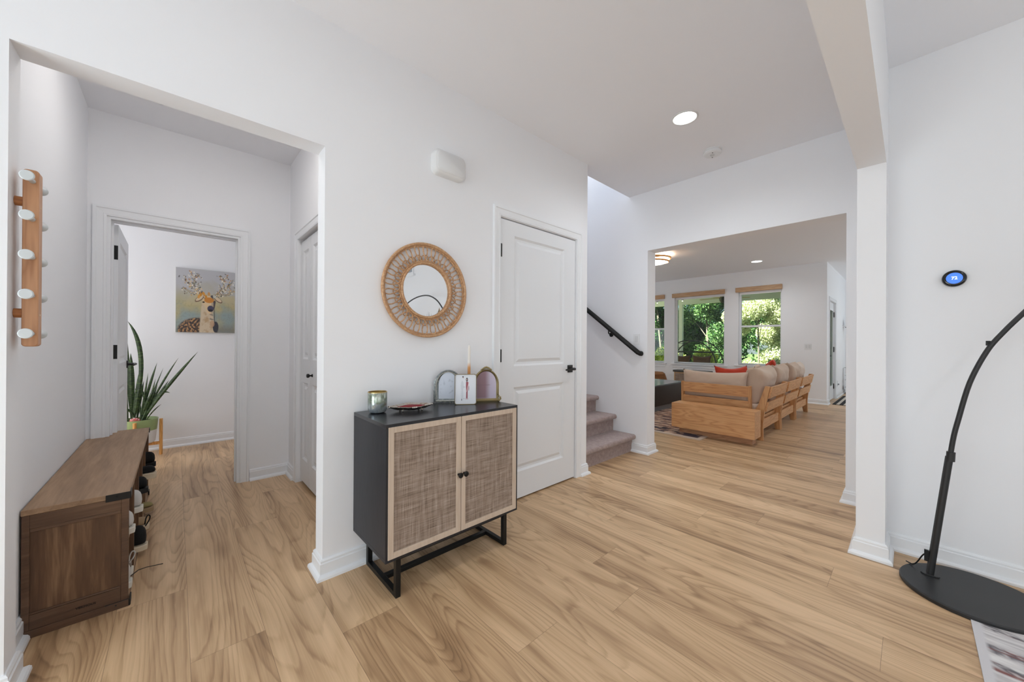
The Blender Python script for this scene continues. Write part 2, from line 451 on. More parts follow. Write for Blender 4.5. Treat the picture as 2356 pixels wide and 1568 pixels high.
# door and window casings
CP = [(0, 0), (0, .010), (.012, .013), (.016, .011), (.045, .013), (.050, .018), (.064, .018), (.066, 0)]
def casing(name, u0, u1, zt, mp):
    m = MB(); path = [(u0, 0), (u0, zt), (u1, zt), (u1, 0)]
    m.sweep(path, [(-d, h) for d, h in CP], lambda a, b, h: mp(a, b, h))
    return struct(m.build(name, M_trim))
casing('trim_1', DX0-.004, DX1+.004, DZ+.004, lambda a, z, h: (a, YA-h, z))
casing('trim_2', HD0, HD1, HDZ, lambda a, z, h: (a, HY-h, z))
casing('trim_3', BF0, BF1, BFZ, lambda a, z, h: (HR-h, a, z))
casing('trim_4', PX0, PX1, PZ, lambda a, z, h: (a, YD-h, z))
# jamb liners of the hall doorway
m = MB(); m.box(HD0, HY-.001, 0, HD0+.018, HY2+.001, HDZ); m.box(HD1-.018, HY-.001, 0, HD1, HY2+.001, HDZ); m.box(HD0+.018, HY-.001, HDZ-.018, HD1-.018, HY2+.001, HDZ)
m.box(HD0+.018, HY+.05, 0, HD0+.028, HY+.075, HDZ-.018); m.box(HD1-.028, HY+.05, 0, HD1-.018, HY+.075, HDZ-.018); m.box(HD0+.028, HY+.05, HDZ-.03, HD1-.028, HY+.075, HDZ-.018)
struct(m.build('trim_5', M_trim))

def panel_slab(m, wd, ht, th, panels, both=True):
    """raised panel door slab in local x (width), z (height); front face at y=0, back at y=th"""
    def face(y, s):
        xs = sorted({0, wd} | {p[0] for p in panels} | {p[2] for p in panels}); zs = sorted({0, ht} | {p[1] for p in panels} | {p[3] for p in panels})
        for i in range(len(xs)-1):
            for j in range(len(zs)-1):
                cx = (xs[i]+xs[i+1])/2; cz = (zs[j]+zs[j+1])/2
                if any(p[0] < cx < p[2] and p[1] < cz < p[3] for p in panels): continue
                m.add([(xs[i], y, zs[j]), (xs[i+1], y, zs[j]), (xs[i+1], y, zs[j+1]), (xs[i], y, zs[j+1])], [(0, 1, 2, 3)])
        for p in panels:
            rings = [(0, 0), (.014, .011), (.030, .012), (.052, .003), (.055, .003)]
            pv = []
            for ins, dp in rings:
                x0, z0, x1, z1 = p[0]+ins, p[1]+ins, p[2]-ins, p[3]-ins
                pv.append([(x0, y+s*dp, z0), (x1, y+s*dp, z0), (x1, y+s*dp, z1), (x0, y+s*dp, z1)])
            for a, b in zip(pv[:-1], pv[1:]):
                for k in range(4):
                    m.add([a[k], a[(k+1) % 4], b[(k+1) % 4], b[k]], [(0, 1, 2, 3)])
            m.add(pv[-1], [(0, 1, 2, 3)])
    face(0, 1)
    if both: face(th, -1)
    m.add([(0, 0, 0), (0, th, 0), (0, th, ht), (0, 0, ht)], [(0, 1, 2, 3)]); m.add([(wd, 0, 0), (wd, th, 0), (wd, th, ht), (wd, 0, ht)], [(0, 1, 2, 3)])
    m.add([(0, 0, ht), (wd, 0, ht), (wd, th, ht), (0, th, ht)], [(0, 1, 2, 3)]); m.add([(0, 0, 0), (wd, 0, 0), (wd, th, 0), (0, th, 0)], [(0, 1, 2, 3)])
def lever(parent, loc, rot=(0, 0, 0)):
    m = MB(); m.box(-.031, -.008, -.031, .031, 0, .031); m.tube([(0, -.006, 0), (0, -.05, 0)], .011, 12)
    m.tube([(.008, -.05, 0), (-.03, -.05, -.001), (-.105, -.046, -.004)], [.0115, .009, .007], 10)
    return m.build('door_handle', M_black, parent, .0015, loc=loc, rot=rot)
# closet door (closed)
d1 = bpy.data.objects.new('door_1', None); COL.objects.link(d1); struct(d1); d1.location = (1.681, YA+.006, .012)
W1 = .850; m = MB(); panel_slab(m, W1, 2.026, .035, [(.135, .805+.17, W1-.145, 1.925), (.135, .195, W1-.145, .822)]); m.build('door_slab', M_door, d1)
lever(d1, (W1-.066, 0, .930))
for z in (1.80, 1.055, .24):
    m = MB(); m.tube([(-.002, -.008, -.045), (-.002, -.008, .045)], .007, 8); m.box(-.004, -.006, -.045, .012, .002, .045); m.build('hinge', M_black, d1, loc=(0, 0, z))
m = MB(); m.box(DX0, YA2-.02, 0, DX1, YA2, DZ); struct(m.build('trim_6', M_trim))
# hall door standing open into the bedroom
d2 = bpy.data.objects.new('door_2', None); COL.objects.link(d2); struct(d2); d2.location = (-.307, 3.845, .012); d2.rotation_euler = (0, 0, R(90))
W2 = .735; m = MB(); panel_slab(m, W2, 1.975, .035, [(.115, .975, W2-.115, 1.87), (.115, .2, W2-.115, .80)]); m.build('door_slab', M_door, d2)
lever(d2, (W2-.06, 0, .945))
for z in (1.775, 1.065, .24):
    m = MB(); m.box(-.004, .002, -.05, .0, .034, .05); m.tube([(-.006, .036, -.05), (-.006, .036, .05)], .006, 8)
    m.build('hinge', M_black, d2, loc=(0, 0, z))
# bifold closet door on the hall's right wall
d3 = bpy.data.objects.new('door_3', None); COL.objects.link(d3); struct(d3); d3.location = (HR+.022, BF1-.008, .03); d3.rotation_euler = (0, 0, R(-90))
for k in range(4):
    lw = .278; m = MB(); panel_slab(m, lw, 1.945, .03, [(.062, .99, lw-.062, 1.86), (.062, .18, lw-.062, .80)]); m.build('door_leaf', M_door, d3, loc=(k*.283, 0, 0))
m = MB(); Mk = Matrix.Translation((.35, 0, .872)) @ Matrix.Rotation(R(90), 4, 'X')
m.lathe([(.012, 0), (.012, .004), (.006, .008), (.006, .018), (.014, .024), (.016, .032), (.012, .040), (.0, .042)], 16, M=Mk, cap=False)
m.build('door_knob', M_black, d3)
m = MB(); m.box(BF0, 0, 0, BF1, .02, BFZ)
# glazed patio door
d4 = bpy.data.objects.new('door_4', None); COL.objects.link(d4); struct(d4); d4.location = (PX0+.01, YD+.03, .012)
W4 = PX1-PX0-.02; m = MB(); fr = .13
m.box(0, 0, 0, fr, .045, 2.02); m.box(W4-fr, 0, 0, W4, .045, 2.02); m.box(fr, 0, 0, W4-fr, .045, .28); m.box(fr, 0, 1.86, W4-fr, .045, 2.02)
m.build('door_slab', M_door, d4, .002)
m = MB(); m.box(fr, -.012, .26, fr+.03, 0, 1.88); m.box(W4-fr-.03, -.012, .26, W4-fr, 0, 1.88); m.box(fr+.03, -.012, .26, W4-fr-.03, 0, .29); m.box(fr+.03, -.012, 1.85, W4-fr-.03, 0, 1.88); m.build('glazing_frame', M_trim, d4)
def glass_mat(name, tint, rough=0.0):
    g = N(name); t = g.t
    tr = t.nodes.new('ShaderNodeBsdfTransparent'); tr.inputs[0].default_value = (*tint, 1)
    gl = t.nodes.new('ShaderNodeBsdfGlossy'); gl.inputs['Roughness'].default_value = rough
    fz = t.nodes.new('ShaderNodeFresnel'); fz.inputs[0].default_value = 1.45
    mx = t.nodes.new('ShaderNodeMixShader'); t.links.new(fz.outputs[0], mx.inputs[0]); t.links.new(tr.outputs[0], mx.inputs[1]); t.links.new(gl.outputs[0], mx.inputs[2])
    t.nodes.remove(g.b); t.links.new(mx.outputs[0], g.out.inputs[0]); return g.m
M_glass = glass_mat('window glass', (.90, .965, .93))
m = MB(); m.box(fr, .02, .28, W4-fr, .026, 1.86); m.build('glass_pane', M_glass, d4)
lever(d4, (.06, 0, .92)).rotation_euler = (0, 0, 0)
m = MB(); m.tube([(.06, 0, 1.09), (.06, -.02, 1.09)], .026, 14); m.build('deadbolt', M_black, d4)
for z in (1.78, 1.04, .26):
    m = MB(); m.box(W4-.015, -.014, -.055, W4+.02, .0, .055); m.build('hinge', M_black, d4, loc=(0, 0, z))

# living room windows
M_val = wood('blind cassette wood', (206, 172, 136), (190, 152, 116), (168, 128, 92), 1, 1, 20, .5)
for i, (y0, y1, z0, z1) in enumerate(WINS):
    r = bpy.data.objects.new('window_%d' % (i+1), None); COL.objects.link(r); struct(r); r.location = (XF, y0, z0)
    wd, ht = y1-y0, z1-z0; t = .035
    m = MB(); xa, xb = .085, .14
    m.box(xa, 0, 0, xb, t, ht); m.box(xa, wd-t, 0, xb, wd, ht); m.box(xa, t, 0, xb, wd-t, t); m.box(xa, t, ht-t, xb, wd-t, ht)
    if i != 1:
        zm = ht*.515; m.box(xa-.01, t, zm-.02, xb, wd-t, zm+.02)
    m.build('window_frame', M_trim, r, .002)
    m = MB(); m.box(.11, t, t, .115, wd-t, ht-t); m.build('glass_pane', M_glass, r)
    m = MB(); m.box(-.035, -.07, -.03, .09, wd+.07, 0); m.box(-.012, -.04, -.10, .0, wd+.04, -.03); m.build('window_sill', M_trim, r, .003)
    va = -.06 if i else -.04
    m = MB(); m.box(-.045, -.012, ht-.045, .03, wd+.05, ht+.055); m.build('blind_cassette', M_val, r, .004)
    m = MB(); m.box(.035, .012, ht-.10, .05, wd-.012, ht-.02); m.build('blind_hem', M_trim, r)

# ------------------------------------------------------------------ stairs
def carpet():
    g = N('taupe carpet'); v = g.obj()
    n1 = g.noise(v, 28, 4, .7); n2 = g.noise(v, 260, 3, .7)
    f = g.math('ADD', g.math('MULTIPLY', n1, .6), g.math('MULTIPLY', n2, .5))
    g.col(g.ramp(f, [(.35, s2l((128, 108, 104))), (.55, s2l((158, 138, 133))), (.75, s2l((182, 163, 157)))])); g.rough(.95)
    g.bump(n2, .5, .004); g.b.inputs['Sheen Weight'].default_value = .3; return g.m
M_carpet = carpet()
rise, run, ynose = .183, .233, 1.985
pts = []
n_st = 13
pts.append((ynose+.045, 0))
for k in range(n_st):
    y = ynose+k*run; z = (k+1)*rise
    if k: pts.append((y+.045, z-rise))
    pts.append((y+.045, z-.052))
    for a in range(7):
        t = -PI/2 - PI*a/6 + 0
        pts.append((y+.024+.024*math.cos(t)*1.0 - (0 if a else -.004), z-.026+.026*math.sin(t)))
pts.append((6.3, n_st*rise)); pts.append((6.3, 0))
m = MB(); m.prism(pts, XE+.001, XB-.001, plane='YZ', smooth=True)
struct(m.build('stairs', M_carpet, angle=50))
r = thing('handrail', (XB, 1.93, 1.06), 'black stair handrail fixed on the white wall above the carpeted steps', 'handrail')
sl = (1.553-1.075)/(2.57-1.934); P0 = Vector((-.06, .0, .0)); P1 = Vector((-.06, 3.6, 3.6*sl))
m = MB(); m.tube([P0+Vector((.045, -.012, -.008)), P0+Vector((.02, -.01, -.006)), P0, P1], [.021, .022, .023, .023], 10, flat=1.25); m.build('rail', M_black, r, angle=60)
for yy in (.36, 1.7, 3.0):
    zz = yy*sl
    m = MB(); m.tube([(-.06, yy, zz-.02), (-.06, yy, zz-.06), (-.02, yy, zz-.075), (0, yy, zz-.075)], .007, 8); m.tube([(-.008, yy, zz-.075), (0, yy, zz-.075)], .025, 14); m.build('bracket', M_black, r)

# ------------------------------------------------------------------ small wall and ceiling fittings
def switch(name, loc, rz, label, w_=.07, n=1, cat='light switch'):
    r = thing(name, loc, label, cat, rz=rz)
    m = MB(); m.box(-w_/2, -.006, -.057, w_/2, 0, .057); m.build('cover_plate', M_white_plastic, r, .002)
    for k in range(n):
        x = (k-(n-1)/2)*.046; m = MB(); m.box(x-.016, -.009, -.033, x+.016, -.006, .033); m.build('rocker', plain('switch rocker', (216, 217, 218), .35), r, .001)
    return r
switch('light_switch', (XB, 1.983, 1.204), R(-90), 'single white wall switch right of the stair handrail')
switch('light_switch', (XF, 1.369, 1.113), R(-90), 'double white wall switch on the far living room wall right of the windows', .115, 2)
# chime box
r = thing('door_chime', (1.235, YA, 2.245), 'white rounded door chime box high on the wall above the round mirror', 'door chime')
m = MB()
def rrect(w_, h, rad, n=6, cx=0, cz=0):
    o = []
    for (sx, sz, a0) in ((1, 1, 0), (-1, 1, 90), (-1, -1, 180), (1, -1, 270)):
        for k in range(n+1):
            a = R(a0+90*k/n); o.append((cx+sx*(w_/2-rad)+rad*math.cos(a), cz+sz*(h/2-rad)+rad*math.sin(a)))
    return o
def loft(m, rings, mi=0, capb=True, capf=True, smooth=True, M=None):
    n = len(rings[0]); vs = [p for r_ in rings for p in r_]; fs = []
    for i in range(len(rings)-1):
        for k in range(n): fs.append((i*n+k, i*n+(k+1) % n, (i+1)*n+(k+1) % n, (i+1)*n+k))
    if capb: fs.append(tuple(range(n)))
    if capf: fs.append(tuple(range((len(rings)-1)*n, len(rings)*n)))
    m.add(vs, fs, mi, smooth, M)
def plate(m, w_, h, rad, y0, y1, edge=.004, M=None, mi=0):
    loft(m, [[(x, y0, z) for x, z in rrect(w_, h, rad)], [(x, y1+edge, z) for x, z in rrect(w_, h, rad)], [(x, y1, z) for x, z in rrect(w_-2*edge, h-2*edge, max(rad-edge, .001))]], mi, M=M)
plate(m, .225, .145, .035, 0, -.052, .012); m.build('housing', M_white_plastic, r, angle=50)
m = MB(); plate(m, .200, .120, .03, -.050, -.056, .004); m.build('cover', M_white_plastic, r, angle=50)
# thermostat
r = thing('thermostat', (XW, -.154, 1.510), 'round black thermostat with a glowing blue dial on the right wall', 'thermostat')
Mx = Matrix.Rotation(R(-90), 4, 'Y')
m = MB(); m.lathe([(.043, 0), (.043, .018), (.041, .024), (.036, .027), (.030, .0275), (0, .0275)], 40, M=Mx, cap=False); m.build('housing', plain('glossy black ring', (14, 14, 16), .12), r)
m = MB(); m.lathe([(.0285, .0276), (.0285, .0284), (0, .0284)], 36, M=Mx, cap=False); m.build('screen', emis('blue thermostat screen', (70, 122, 226), .8), r)
def text_obj(name, s, size, mat, parent, loc, rot, ext=.0006, bold=0):
    cu = bpy.data.curves.new(name, 'FONT'); cu.body = s; cu.size = size; cu.extrude = ext; cu.align_x = 'CENTER'; cu.align_y = 'CENTER'; cu.offset = bold
    tmp = bpy.data.objects.new(name, cu); COL.objects.link(tmp)
    dg = bpy.context.evaluated_depsgraph_get(); me = bpy.data.meshes.new_from_object(tmp.evaluated_get(dg)); bpy.data.objects.remove(tmp)
    me.materials.clear(); me.materials.append(mat)
    o = bpy.data.objects.new(name, me); COL.objects.link(o); o.parent = parent; o.location = loc; o.rotation_euler = rot
    return o
text_obj('display_digits', '72', .021, emis('white digits', (235, 240, 255), .9), r, (-.0290, 0, 0), (R(90), 0, R(-90)), bold=.0006)
# ceiling lights
DL = emis('led disc', (255, 253, 248), 9)
def downlight(x, y, rad, watts, label):
    r = thing('recessed_ceiling_light', (x, y, H), label, 'ceiling light')
    m = MB(); m.lathe([(rad+.014, 0), (rad+.014, -.004), (rad+.004, -.006), (rad-.002, -.003)], 40, cap=False); m.build('trim_ring', M_white_plastic, r)
    m = MB(); m.lathe([(rad, -.004), (0, -.004)], 40, cap=False); m.build('diffuser', DL, r)
    light('recessed_light_glow', 'SPOT', (x, y, H-.02), (x, y, 0), watts, (.93, .97, 1.0), .06, spot=165)
downlight(2.628, 1.078, .074, 42, 'round recessed light glowing white in the foyer ceiling')
downlight(.35, .95, .074, 5, 'added unseen recessed foyer light nearest the hall opening, above the camera')  # out of view, added to lift the floor and its bounce
downlight(1.30, -1.30, .074, 26, 'added unseen recessed light in the front room ceiling by the arc lamp side')  # behind the camera, added for more light on the floor
downlight(8.22, 2.005, .084, 44, 'small recessed light in the living room ceiling above the sofa')
downlight(5.00, .70, .084, 46, 'added hidden recessed light just past the wide opening, above the walkway')  # hidden by the opening header, added to brighten the living room floor
r = thing('flush_ceiling_lamp', (6.35, 3.12, H), 'round flush ceiling lamp wrapped in bands of bent wood', 'ceiling light')
M_bent = wood('bent ash veneer', (232, 186, 128), (212, 158, 98), (176, 120, 66), 0, 2, 12, .5)
M_glow = emis('warm lamp diffuser', (255, 243, 224), 18)
m = MB(); m.lathe([(.20, 0), (.20, -.03)], 40); m.build('mount', M_white_plastic, r)
for k, (rr, z, tilt) in enumerate(((.27, -.055, 3), (.255, -.082, -4), (.235, -.112, 4))):
    m = MB(); Mt = Matrix.Translation((0, 0, z)) @ Matrix.Rotation(R(tilt), 4, 'X')
    m.lathe([(rr, -.016), (rr+.004, 0), (rr, .016), (rr-.006, .016), (rr-.006, -.016), (rr, -.016)], 48, M=Mt, cap=False); m.build('wood_band', M_bent, r)
m = MB(); m.lathe([(.22, -.03), (.225, -.09), (.215, -.125), (.17, -.15), (.08, -.158), (0, -.16)], 40, cap=False); m.build('diffuser', M_glow, r)
r = thing('hall_fill_lamp', (.15, 2.62, HZ), 'added white round flush light, hidden by the header, brightening the hall', 'ceiling light')  # unseen lamp added because the hall came out dark
m = MB(); m.lathe([(.17, 0), (.17, -.02), (.16, -.025)], 40, cap=False); m.build('mount', M_white_plastic, r)
m = MB(); m.lathe([(.16, -.022), (.15, -.045), (.10, -.055), (0, -.058)], 40, cap=False); m.build('diffuser', emis('hall fill diffuser', (255, 251, 246), 18.5), r)
r = thing('smoke_detector', (3.24, 1.105, H), 'white round smoke detector on the ceiling beyond the foyer light', 'smoke detector')
m = MB(); m.lathe([(.068, 0), (.068, -.008), (.060, -.010), (.060, -.016), (.066, -.018), (.066, -.028), (.058, -.036), (.03, -.038), (0, -.038)], 36, cap=False); m.build('housing', M_white_plastic, r, angle=30)
m = MB(); m.lathe([(.017, -.037), (.017, -.041), (.014, -.042), (0, -.042)], 20, cap=False); m.build('test_button', plain('detector grey', (200, 200, 200), .4), r)
for a in (20, 200):
    m = MB(); m.sphere((.042*math.cos(R(a)), .042*math.sin(R(a)), -.037), .005, 8, 6); m.build('sensor_hole', plain('detector dark', (110, 110, 112), .5), r)

# ------------------------------------------------------------------ console cabinet
M_ebony = wood('black stained oak', (38, 39, 45), (31, 32, 37), (24, 25, 29), 2, 2.2, 30, .46, 24, .3, .05)
M_ebony_top = wood('black stained oak top', (42, 42, 46), (36, 36, 40), (29, 29, 32), 0, 2.2, 30, .27, 24, .3, .03)
M_oakpale = wood('pale washed oak', (208, 190, 172), (202, 183, 164), (193, 173, 153), 2, 1.5, 18, .55, 20, .3, .04)
def cane():
    g = N('woven cane'); v = g.obj()
    a = g.noise(g.mapping(v, (330, 330, 9)), 1, 2, .6); b = g.noise(g.mapping(v, (9, 9, 330)), 1, 2, .6)
    c = g.noise(g.mapping(v, (60, 60, 5)), 1, 2, .5); d = g.noise(g.mapping(v, (5, 5, 60)), 1, 2, .5)
    f = g.math('ADD', g.math('MULTIPLY', a, .42), g.math('MULTIPLY', b, .42)); f2 = g.math('ADD', g.math('MULTIPLY', c, .25), g.math('MULTIPLY', d, .25))
    f = g.math('SUBTRACT', g.math('ADD', f, f2), .17)
    g.col(g.ramp(f, [(.33, s2l((96, 80, 68))), (.47, s2l((146, 128, 114))), (.6, s2l((172, 155, 142))), (.75, s2l((204, 191, 179)))])); g.rough(.8); g.bump(f, .6, .003); return g.m
M_cane = cane()
cb = thing('console_cabinet', (1.075, 1.55, 0), 'black sideboard with two woven cane doors under the round mirror', 'cabinet')
cx, cz0, cz1, cd = .396, .187, .797, .392
m = MB(); t = .018
m.box(-cx, 0, cz1-t, cx, cd, cz1, 1); m.box(-cx, 0, cz0, cx, cd, cz0+t); m.box(-cx, 0, cz0+t, -cx+t, cd, cz1-t); m.box(cx-t, 0, cz0+t, cx, cd, cz1-t); m.box(-cx+t, cd-.008, cz0+t, cx-t, cd, cz1-t)
m.build('carcass', [M_ebony, M_ebony_top], cb, .0012)
for s in (-1, 1):
    x0, x1 = (-cx+.011, -.0015) if s < 0 else (.0015, cx-.011)
    z0, z1 = cz0+.013, cz1-.014; fw = .026
    m = MB(); m.box(x0, -.003, z0, x0+fw, .017, z1); m.box(x1-fw, -.003, z0, x1, .017, z1); m.box(x0+fw, -.003, z0, x1-fw, .017, z0+fw); m.box(x0+fw, -.003, z1-fw, x1-fw, .017, z1)
    d = m.build('cabinet_door', M_oakpale, cb, .001)
    m = MB(); m.box(x0+fw-.001, .003, z0+fw-.001, x1-fw+.001, .010, z1-fw+.001); m.build('cane_panel', M_cane, d)
    m = MB(); Mk = Matrix.Translation((s*.0165, -.003, .492)) @ Matrix.Rotation(R(90), 4, 'X')
    m.lathe([(.006, 0), (.005, .010), (.011, .014), (.0135, .019), (.0135, .024), (.010, .027), (0, .0275)], 20, M=Mk, cap=False); m.build('knob', M_black, d)
m = MB()
for x in (-.325, .322):
    m.box(x-.012, .02, 0, x+.012, .045, cz0); m.box(x-.012, .345, 0, x+.012, .37, cz0); m.box(x-.012, .045, 0, x+.012, .345, .022); m.box(x-.012, .045, cz0-.022, x+.012, .345, cz0)
m.box(-.313, .18, .001, .31, .205, .022); m.box(-.313, .025, cz0-.02, .31, .045, cz0); m.box(-.313, .345, cz0-.02, .31, .365, cz0)
m.build('base_frame', M_black, cb, .0015)

# objects on the console
ZT = .797
r = thing('votive_cup', (.765, 1.852, ZT), 'iridescent green and grey glass tumbler on the left end of the sideboard', 'candle holder')
def iri():
    g = N('iridescent glass'); v = g.obj(); f = g.noise(v, 26, 4, .6, 1.5)
    z = g.n('ShaderNodeSeparateXYZ'); g.t.links.new(v, z.inputs[0]); f2 = g.math('ADD', g.math('MULTIPLY', f, .8), g.math('MULTIPLY', z.outputs[2], 4.0))
    g.col(g.ramp(f2, [(.3, s2l((128, 140, 150))), (.5, s2l((164, 172, 176))), (.66, s2l((126, 138, 122))), (.85, s2l((186, 190, 180)))])); g.rough(.14); g.b.inputs['Metallic'].default_value = .55; return g.m
m = MB(); m.lathe([(0, 0), (.03, 0), (.041, .006), (.0465, .018), (.0475, .05), (.0475, .106), (.0465, .108), (.045, .106), (.045, .02), (.03, .01), (0, .008)], 40, cap=False); m.build('glass', iri(), r)
m = MB(); m.lathe([(.0478, .1055), (.0478, .1085), (.0448, .1085), (.0448, .03)], 40, cap=False); m.build('gold_rim', plain('gold lining', (205, 176, 110), .3, .9), r)
r = thing('trinket_tray', (.925, 1.80, ZT), 'ornate silver dish with a dark red centre beside the glass tumbler', 'dish', rz=R(-12))
m = MB(); pr = []
n = 72; rings = []
def tr(sx, rim, z): return [(rim*math.cos(2*PI*k/n)*.105*(1+.10*math.cos(4*2*PI*k/n)+.03*math.cos(20*2*PI*k/n)), rim*math.sin(2*PI*k/n)*.068*(1+.12*math.cos(4*2*PI*k/n)+.03*math.cos(20*2*PI*k/n)), z) for k in range(n)]
loft(m, [tr(1, .35, 0.010), tr(1, .70, .010), tr(1, .97, .022), tr(1, 1.0, .027), tr(1, .97, .029), tr(1, .80, .021), tr(1, .72, .0185)], capf=True)
for a in (0, 90, 180, 270):
    c = (math.cos(R(a))*.105*1.08, math.sin(R(a))*.068*1.1, .026)
    for k in (-1, 0, 1):
        b = a+90; m.sphere((c[0]+math.cos(R(b))*k*.009, c[1]+math.sin(R(b))*k*.009, c[2]), .0055, 10, 8)
for sx, sy in ((.05, .03), (-.05, .03), (.05, -.03), (-.05, -.03)): m.sphere((sx, sy, .006), .006, 8, 6)
m.build('dish', plain('old silver', (196, 188, 178), .25, 1, bump=(90, .5)), r)
m = MB(); loft(m, [tr(1, .74, .0188), tr(1, .60, .0240), tr(1, .3, .027)], capb=False); m.build('enamel', plain('dark red enamel', (128, 16, 28), .6, spec=.2), r)
m = MB(); m.prism([(-.014, -.004), (.014, -.004), (.008, .016), (-.008, .016)], -.004, .002, plane='XY')

def arch_pts(w_, h, hs, n=18, p=2.0):
    """outline of an arched frame: straight sides to hs, then a super-ellipse"""
    o = [(-w_/2, 0), (w_/2, 0)]
    for k in range(n+1):
        a = PI*k/n; c, s = math.cos(a), math.sin(a)
        o.append((w_/2*math.copysign(abs(c)**(2/p), c), hs+(h-hs)*abs(s)**(2/p)))
    return o
def ring_frame(m, outer, inner, y0, y1, yin):
    n = len(outer)
    loft(m, [[(x, y1, z) for x, z in outer], [(x, y0, z) for x, z in outer], [((x*.6+a*.4), y0-.003, (z*.6+b*.4)) for (x, z), (a, b) in zip(outer, inner)], [(x, y0+yin, z) for x, z in inner], [(x, y1, z) for x, z in inner]], capb=False, capf=False)
def shell_mat():
    g = N('grey shell inlay'); v = g.obj(); f = g.noise(v, 120, 4, .7, 1)
    g.col(g.ramp(f, [(.3, s2l((60, 64, 66))), (.5, s2l((112, 117, 118))), (.62, s2l((150, 152, 150))), (.75, s2l((205, 205, 200)))])); g.rough(.25); g.b.inputs['Metallic'].default_value = .3; return g.m
M_paper = vcol('print', .5)
def print_grid(name, w_, h, nx, ny, colfn, parent, y, z0, x0=0):
    u = np.linspace(-w_/2, w_/2, nx+1); v = np.linspace(0, h, ny+1); U, V = np.meshgrid(u, v)
    C = colfn(U, V)
    return grid_mesh(name, nx, ny, lambda a, b: (x0-w_/2+a*w_, y, z0+b*h), C, M_paper, parent)
def arch_print(name, w_, h, hs, nx, ny, colfn, parent, y, z0):
    U, V = np.meshgrid(np.linspace(-w_/2, w_/2, nx+1), np.linspace(0, 1, ny+1)); T = hs+(h-hs)*np.sqrt(np.clip(1-(U/(w_/2))**2, 0, 1))
    C = colfn(U, V*T)
    def fn(a, b):
        x = -w_/2+a*w_; t = hs+(h-hs)*math.sqrt(max(0, 1-(x/(w_/2))**2)); return (x, y, z0+b*t)
    return grid_mesh(name, nx, ny, fn, C, M_paper, parent)
def base(U, c): return np.tile(lin(c), U.shape+(1,)).reshape(U.shape+(3,))
def blob(C, mask, c, a=1.0):
    m_ = (np.clip(mask, 0, 1)*a)[..., None]; return C*(1-m_)+lin(c)*m_
def soft(d, w_): return np.clip(.5-d/w_, 0, 1)
# centre frame with the couple drawing
az = math.atan2(-.07, .105)
def local_frame(name, loc, label, rz): return thing(name, loc, label, 'picture frame', rz=rz)
r = local_frame('photo_frame', (1.2465, 1.755, ZT), 'thin brass rounded frame with a drawn couple, in front of two arched frames', az)
def lean(ang): return Matrix.Rotation(R(ang), 4, 'X')
def tilt_parts(root, ang):
    for ch in root.children: ch.rotation_euler[0] = R(ang)
fw, fh = .128, .178
m = MB(); o = [(x, z+fh/2) for x, z in rrect(fw, fh, .014)]; inn = [(x, z+fh/2) for x, z in rrect(fw-.007, fh-.007, .011)]
ring_frame(m, o, inn, 0, .010, .002); m.build('frame', M_brass, r, angle=40)
def couple(U, V):
    C = base(U, (226, 228, 234)); x = U/fw; z = V/fh
    def ell(cx, cz, rx, rz_): return soft((((x-cx)/rx)**2+((z-cz)/rz_)**2)-1, .5)
    C = blob(C, ell(-.15, .60, .065, .16), (205, 208, 214), .8)      # man, pale suit
    C = blob(C, ell(-.15, .30, .05, .2), (210, 212, 218), .8)
    C = blob(C, ell(-.07, .56, .06, .02), (196, 198, 206), .7)
    C = blob(C, ell(-.11, .875, .028, .03), (196, 170, 160)); C = blob(C, ell(-.12, .895, .032, .022), (70, 66, 78))
    C = blob(C, ell(-.18, .145, .016, .035), (80, 82, 92)); C = blob(C, ell(-.07, .18, .02, .012), (120, 120, 130), .7)
    sx = .06+.02*(z-.3)
    C = blob(C, soft(np.abs(x-sx)-(.03+.03*np.clip(.45-z, 0, .3)*0.6+.018*np.clip((z-.4)*6, 0, 1)), .012)*(z > .19)*(z < .73), (150, 74, 86))
    C = blob(C, soft(np.abs((x-.08)-(z-.52)*.32)-.012, .012)*(z > .40)*(z < .72), (226, 178, 178))
    C = blob(C, ell(.145, .52, .014, .09), (140, 80, 88), .9)
    C = blob(C, ell(.06, .80, .045, .065), (52, 40, 52)); C = blob(C, ell(.055, .80, .018, .03), (214, 176, 164))
    C = blob(C, ell(.06, .17, .07, .02), (196, 150, 156), .7)
    return C
print_grid('print', fw-.006, fh-.006, 110, 150, couple, r, .004, .003)
m = MB(); m.add([(-.03, .011, .13), (.03, .011, .13), (.02, .075, 0), (-.02, .075, 0)], [(0, 1, 2, 3)]); m.add([(-.03, .014, .13), (.03, .014, .13), (.02, .078, 0), (-.02, .078, 0)], [(0, 1, 2, 3)]); m.build('easel_back', M_brass, r)
m = MB(); m.box(-fw/2+.004, .0075, .004, fw/2-.004, .0105, fh-.004); m.build('backing', M_black, r)
# left arched frame
r = local_frame('photo_frame', (1.200, 1.868, ZT), 'grey shell-inlaid arched frame with a pale print, behind on the left', az+R(-4))
m = MB(); o = arch_pts(.172, .198, .10, 20); inn = [(x*.66, .026+z*.80) for x, z in o]; ring_frame(m, o, inn, 0, .014, .003)
m.build('frame', shell_mat(), r, angle=40)
m = MB(); mid = [(x*.82, .014+z*.87, ) for x, z in o]; m.tube([(x, -.003, z) for x, z in mid], .0022, 6, closed=True); m.build('bead_line', plain('silver bead', (206, 202, 190), .3, .8), r)
def pale(U, V):
    C = base(U, (208, 214, 226)); n = np.array([[mnoise.noise(Vector((a*60, b*60, 3))) for a, b in zip(ra, rb)] for ra, rb in zip(U, V)])
    return blob(C, np.clip((n-.15)*3, 0, 1)*(V > .03)*(V < .12), (178, 184, 196), .7)
arch_print('print', .120, .160, .080, 50, 60, pale, r, .004, .024)
m = MB(); m.prism([(x*.97, z*.985) for x, z in o], .010, .0135, plane='XZ'); m.build('backing', M_black, r)
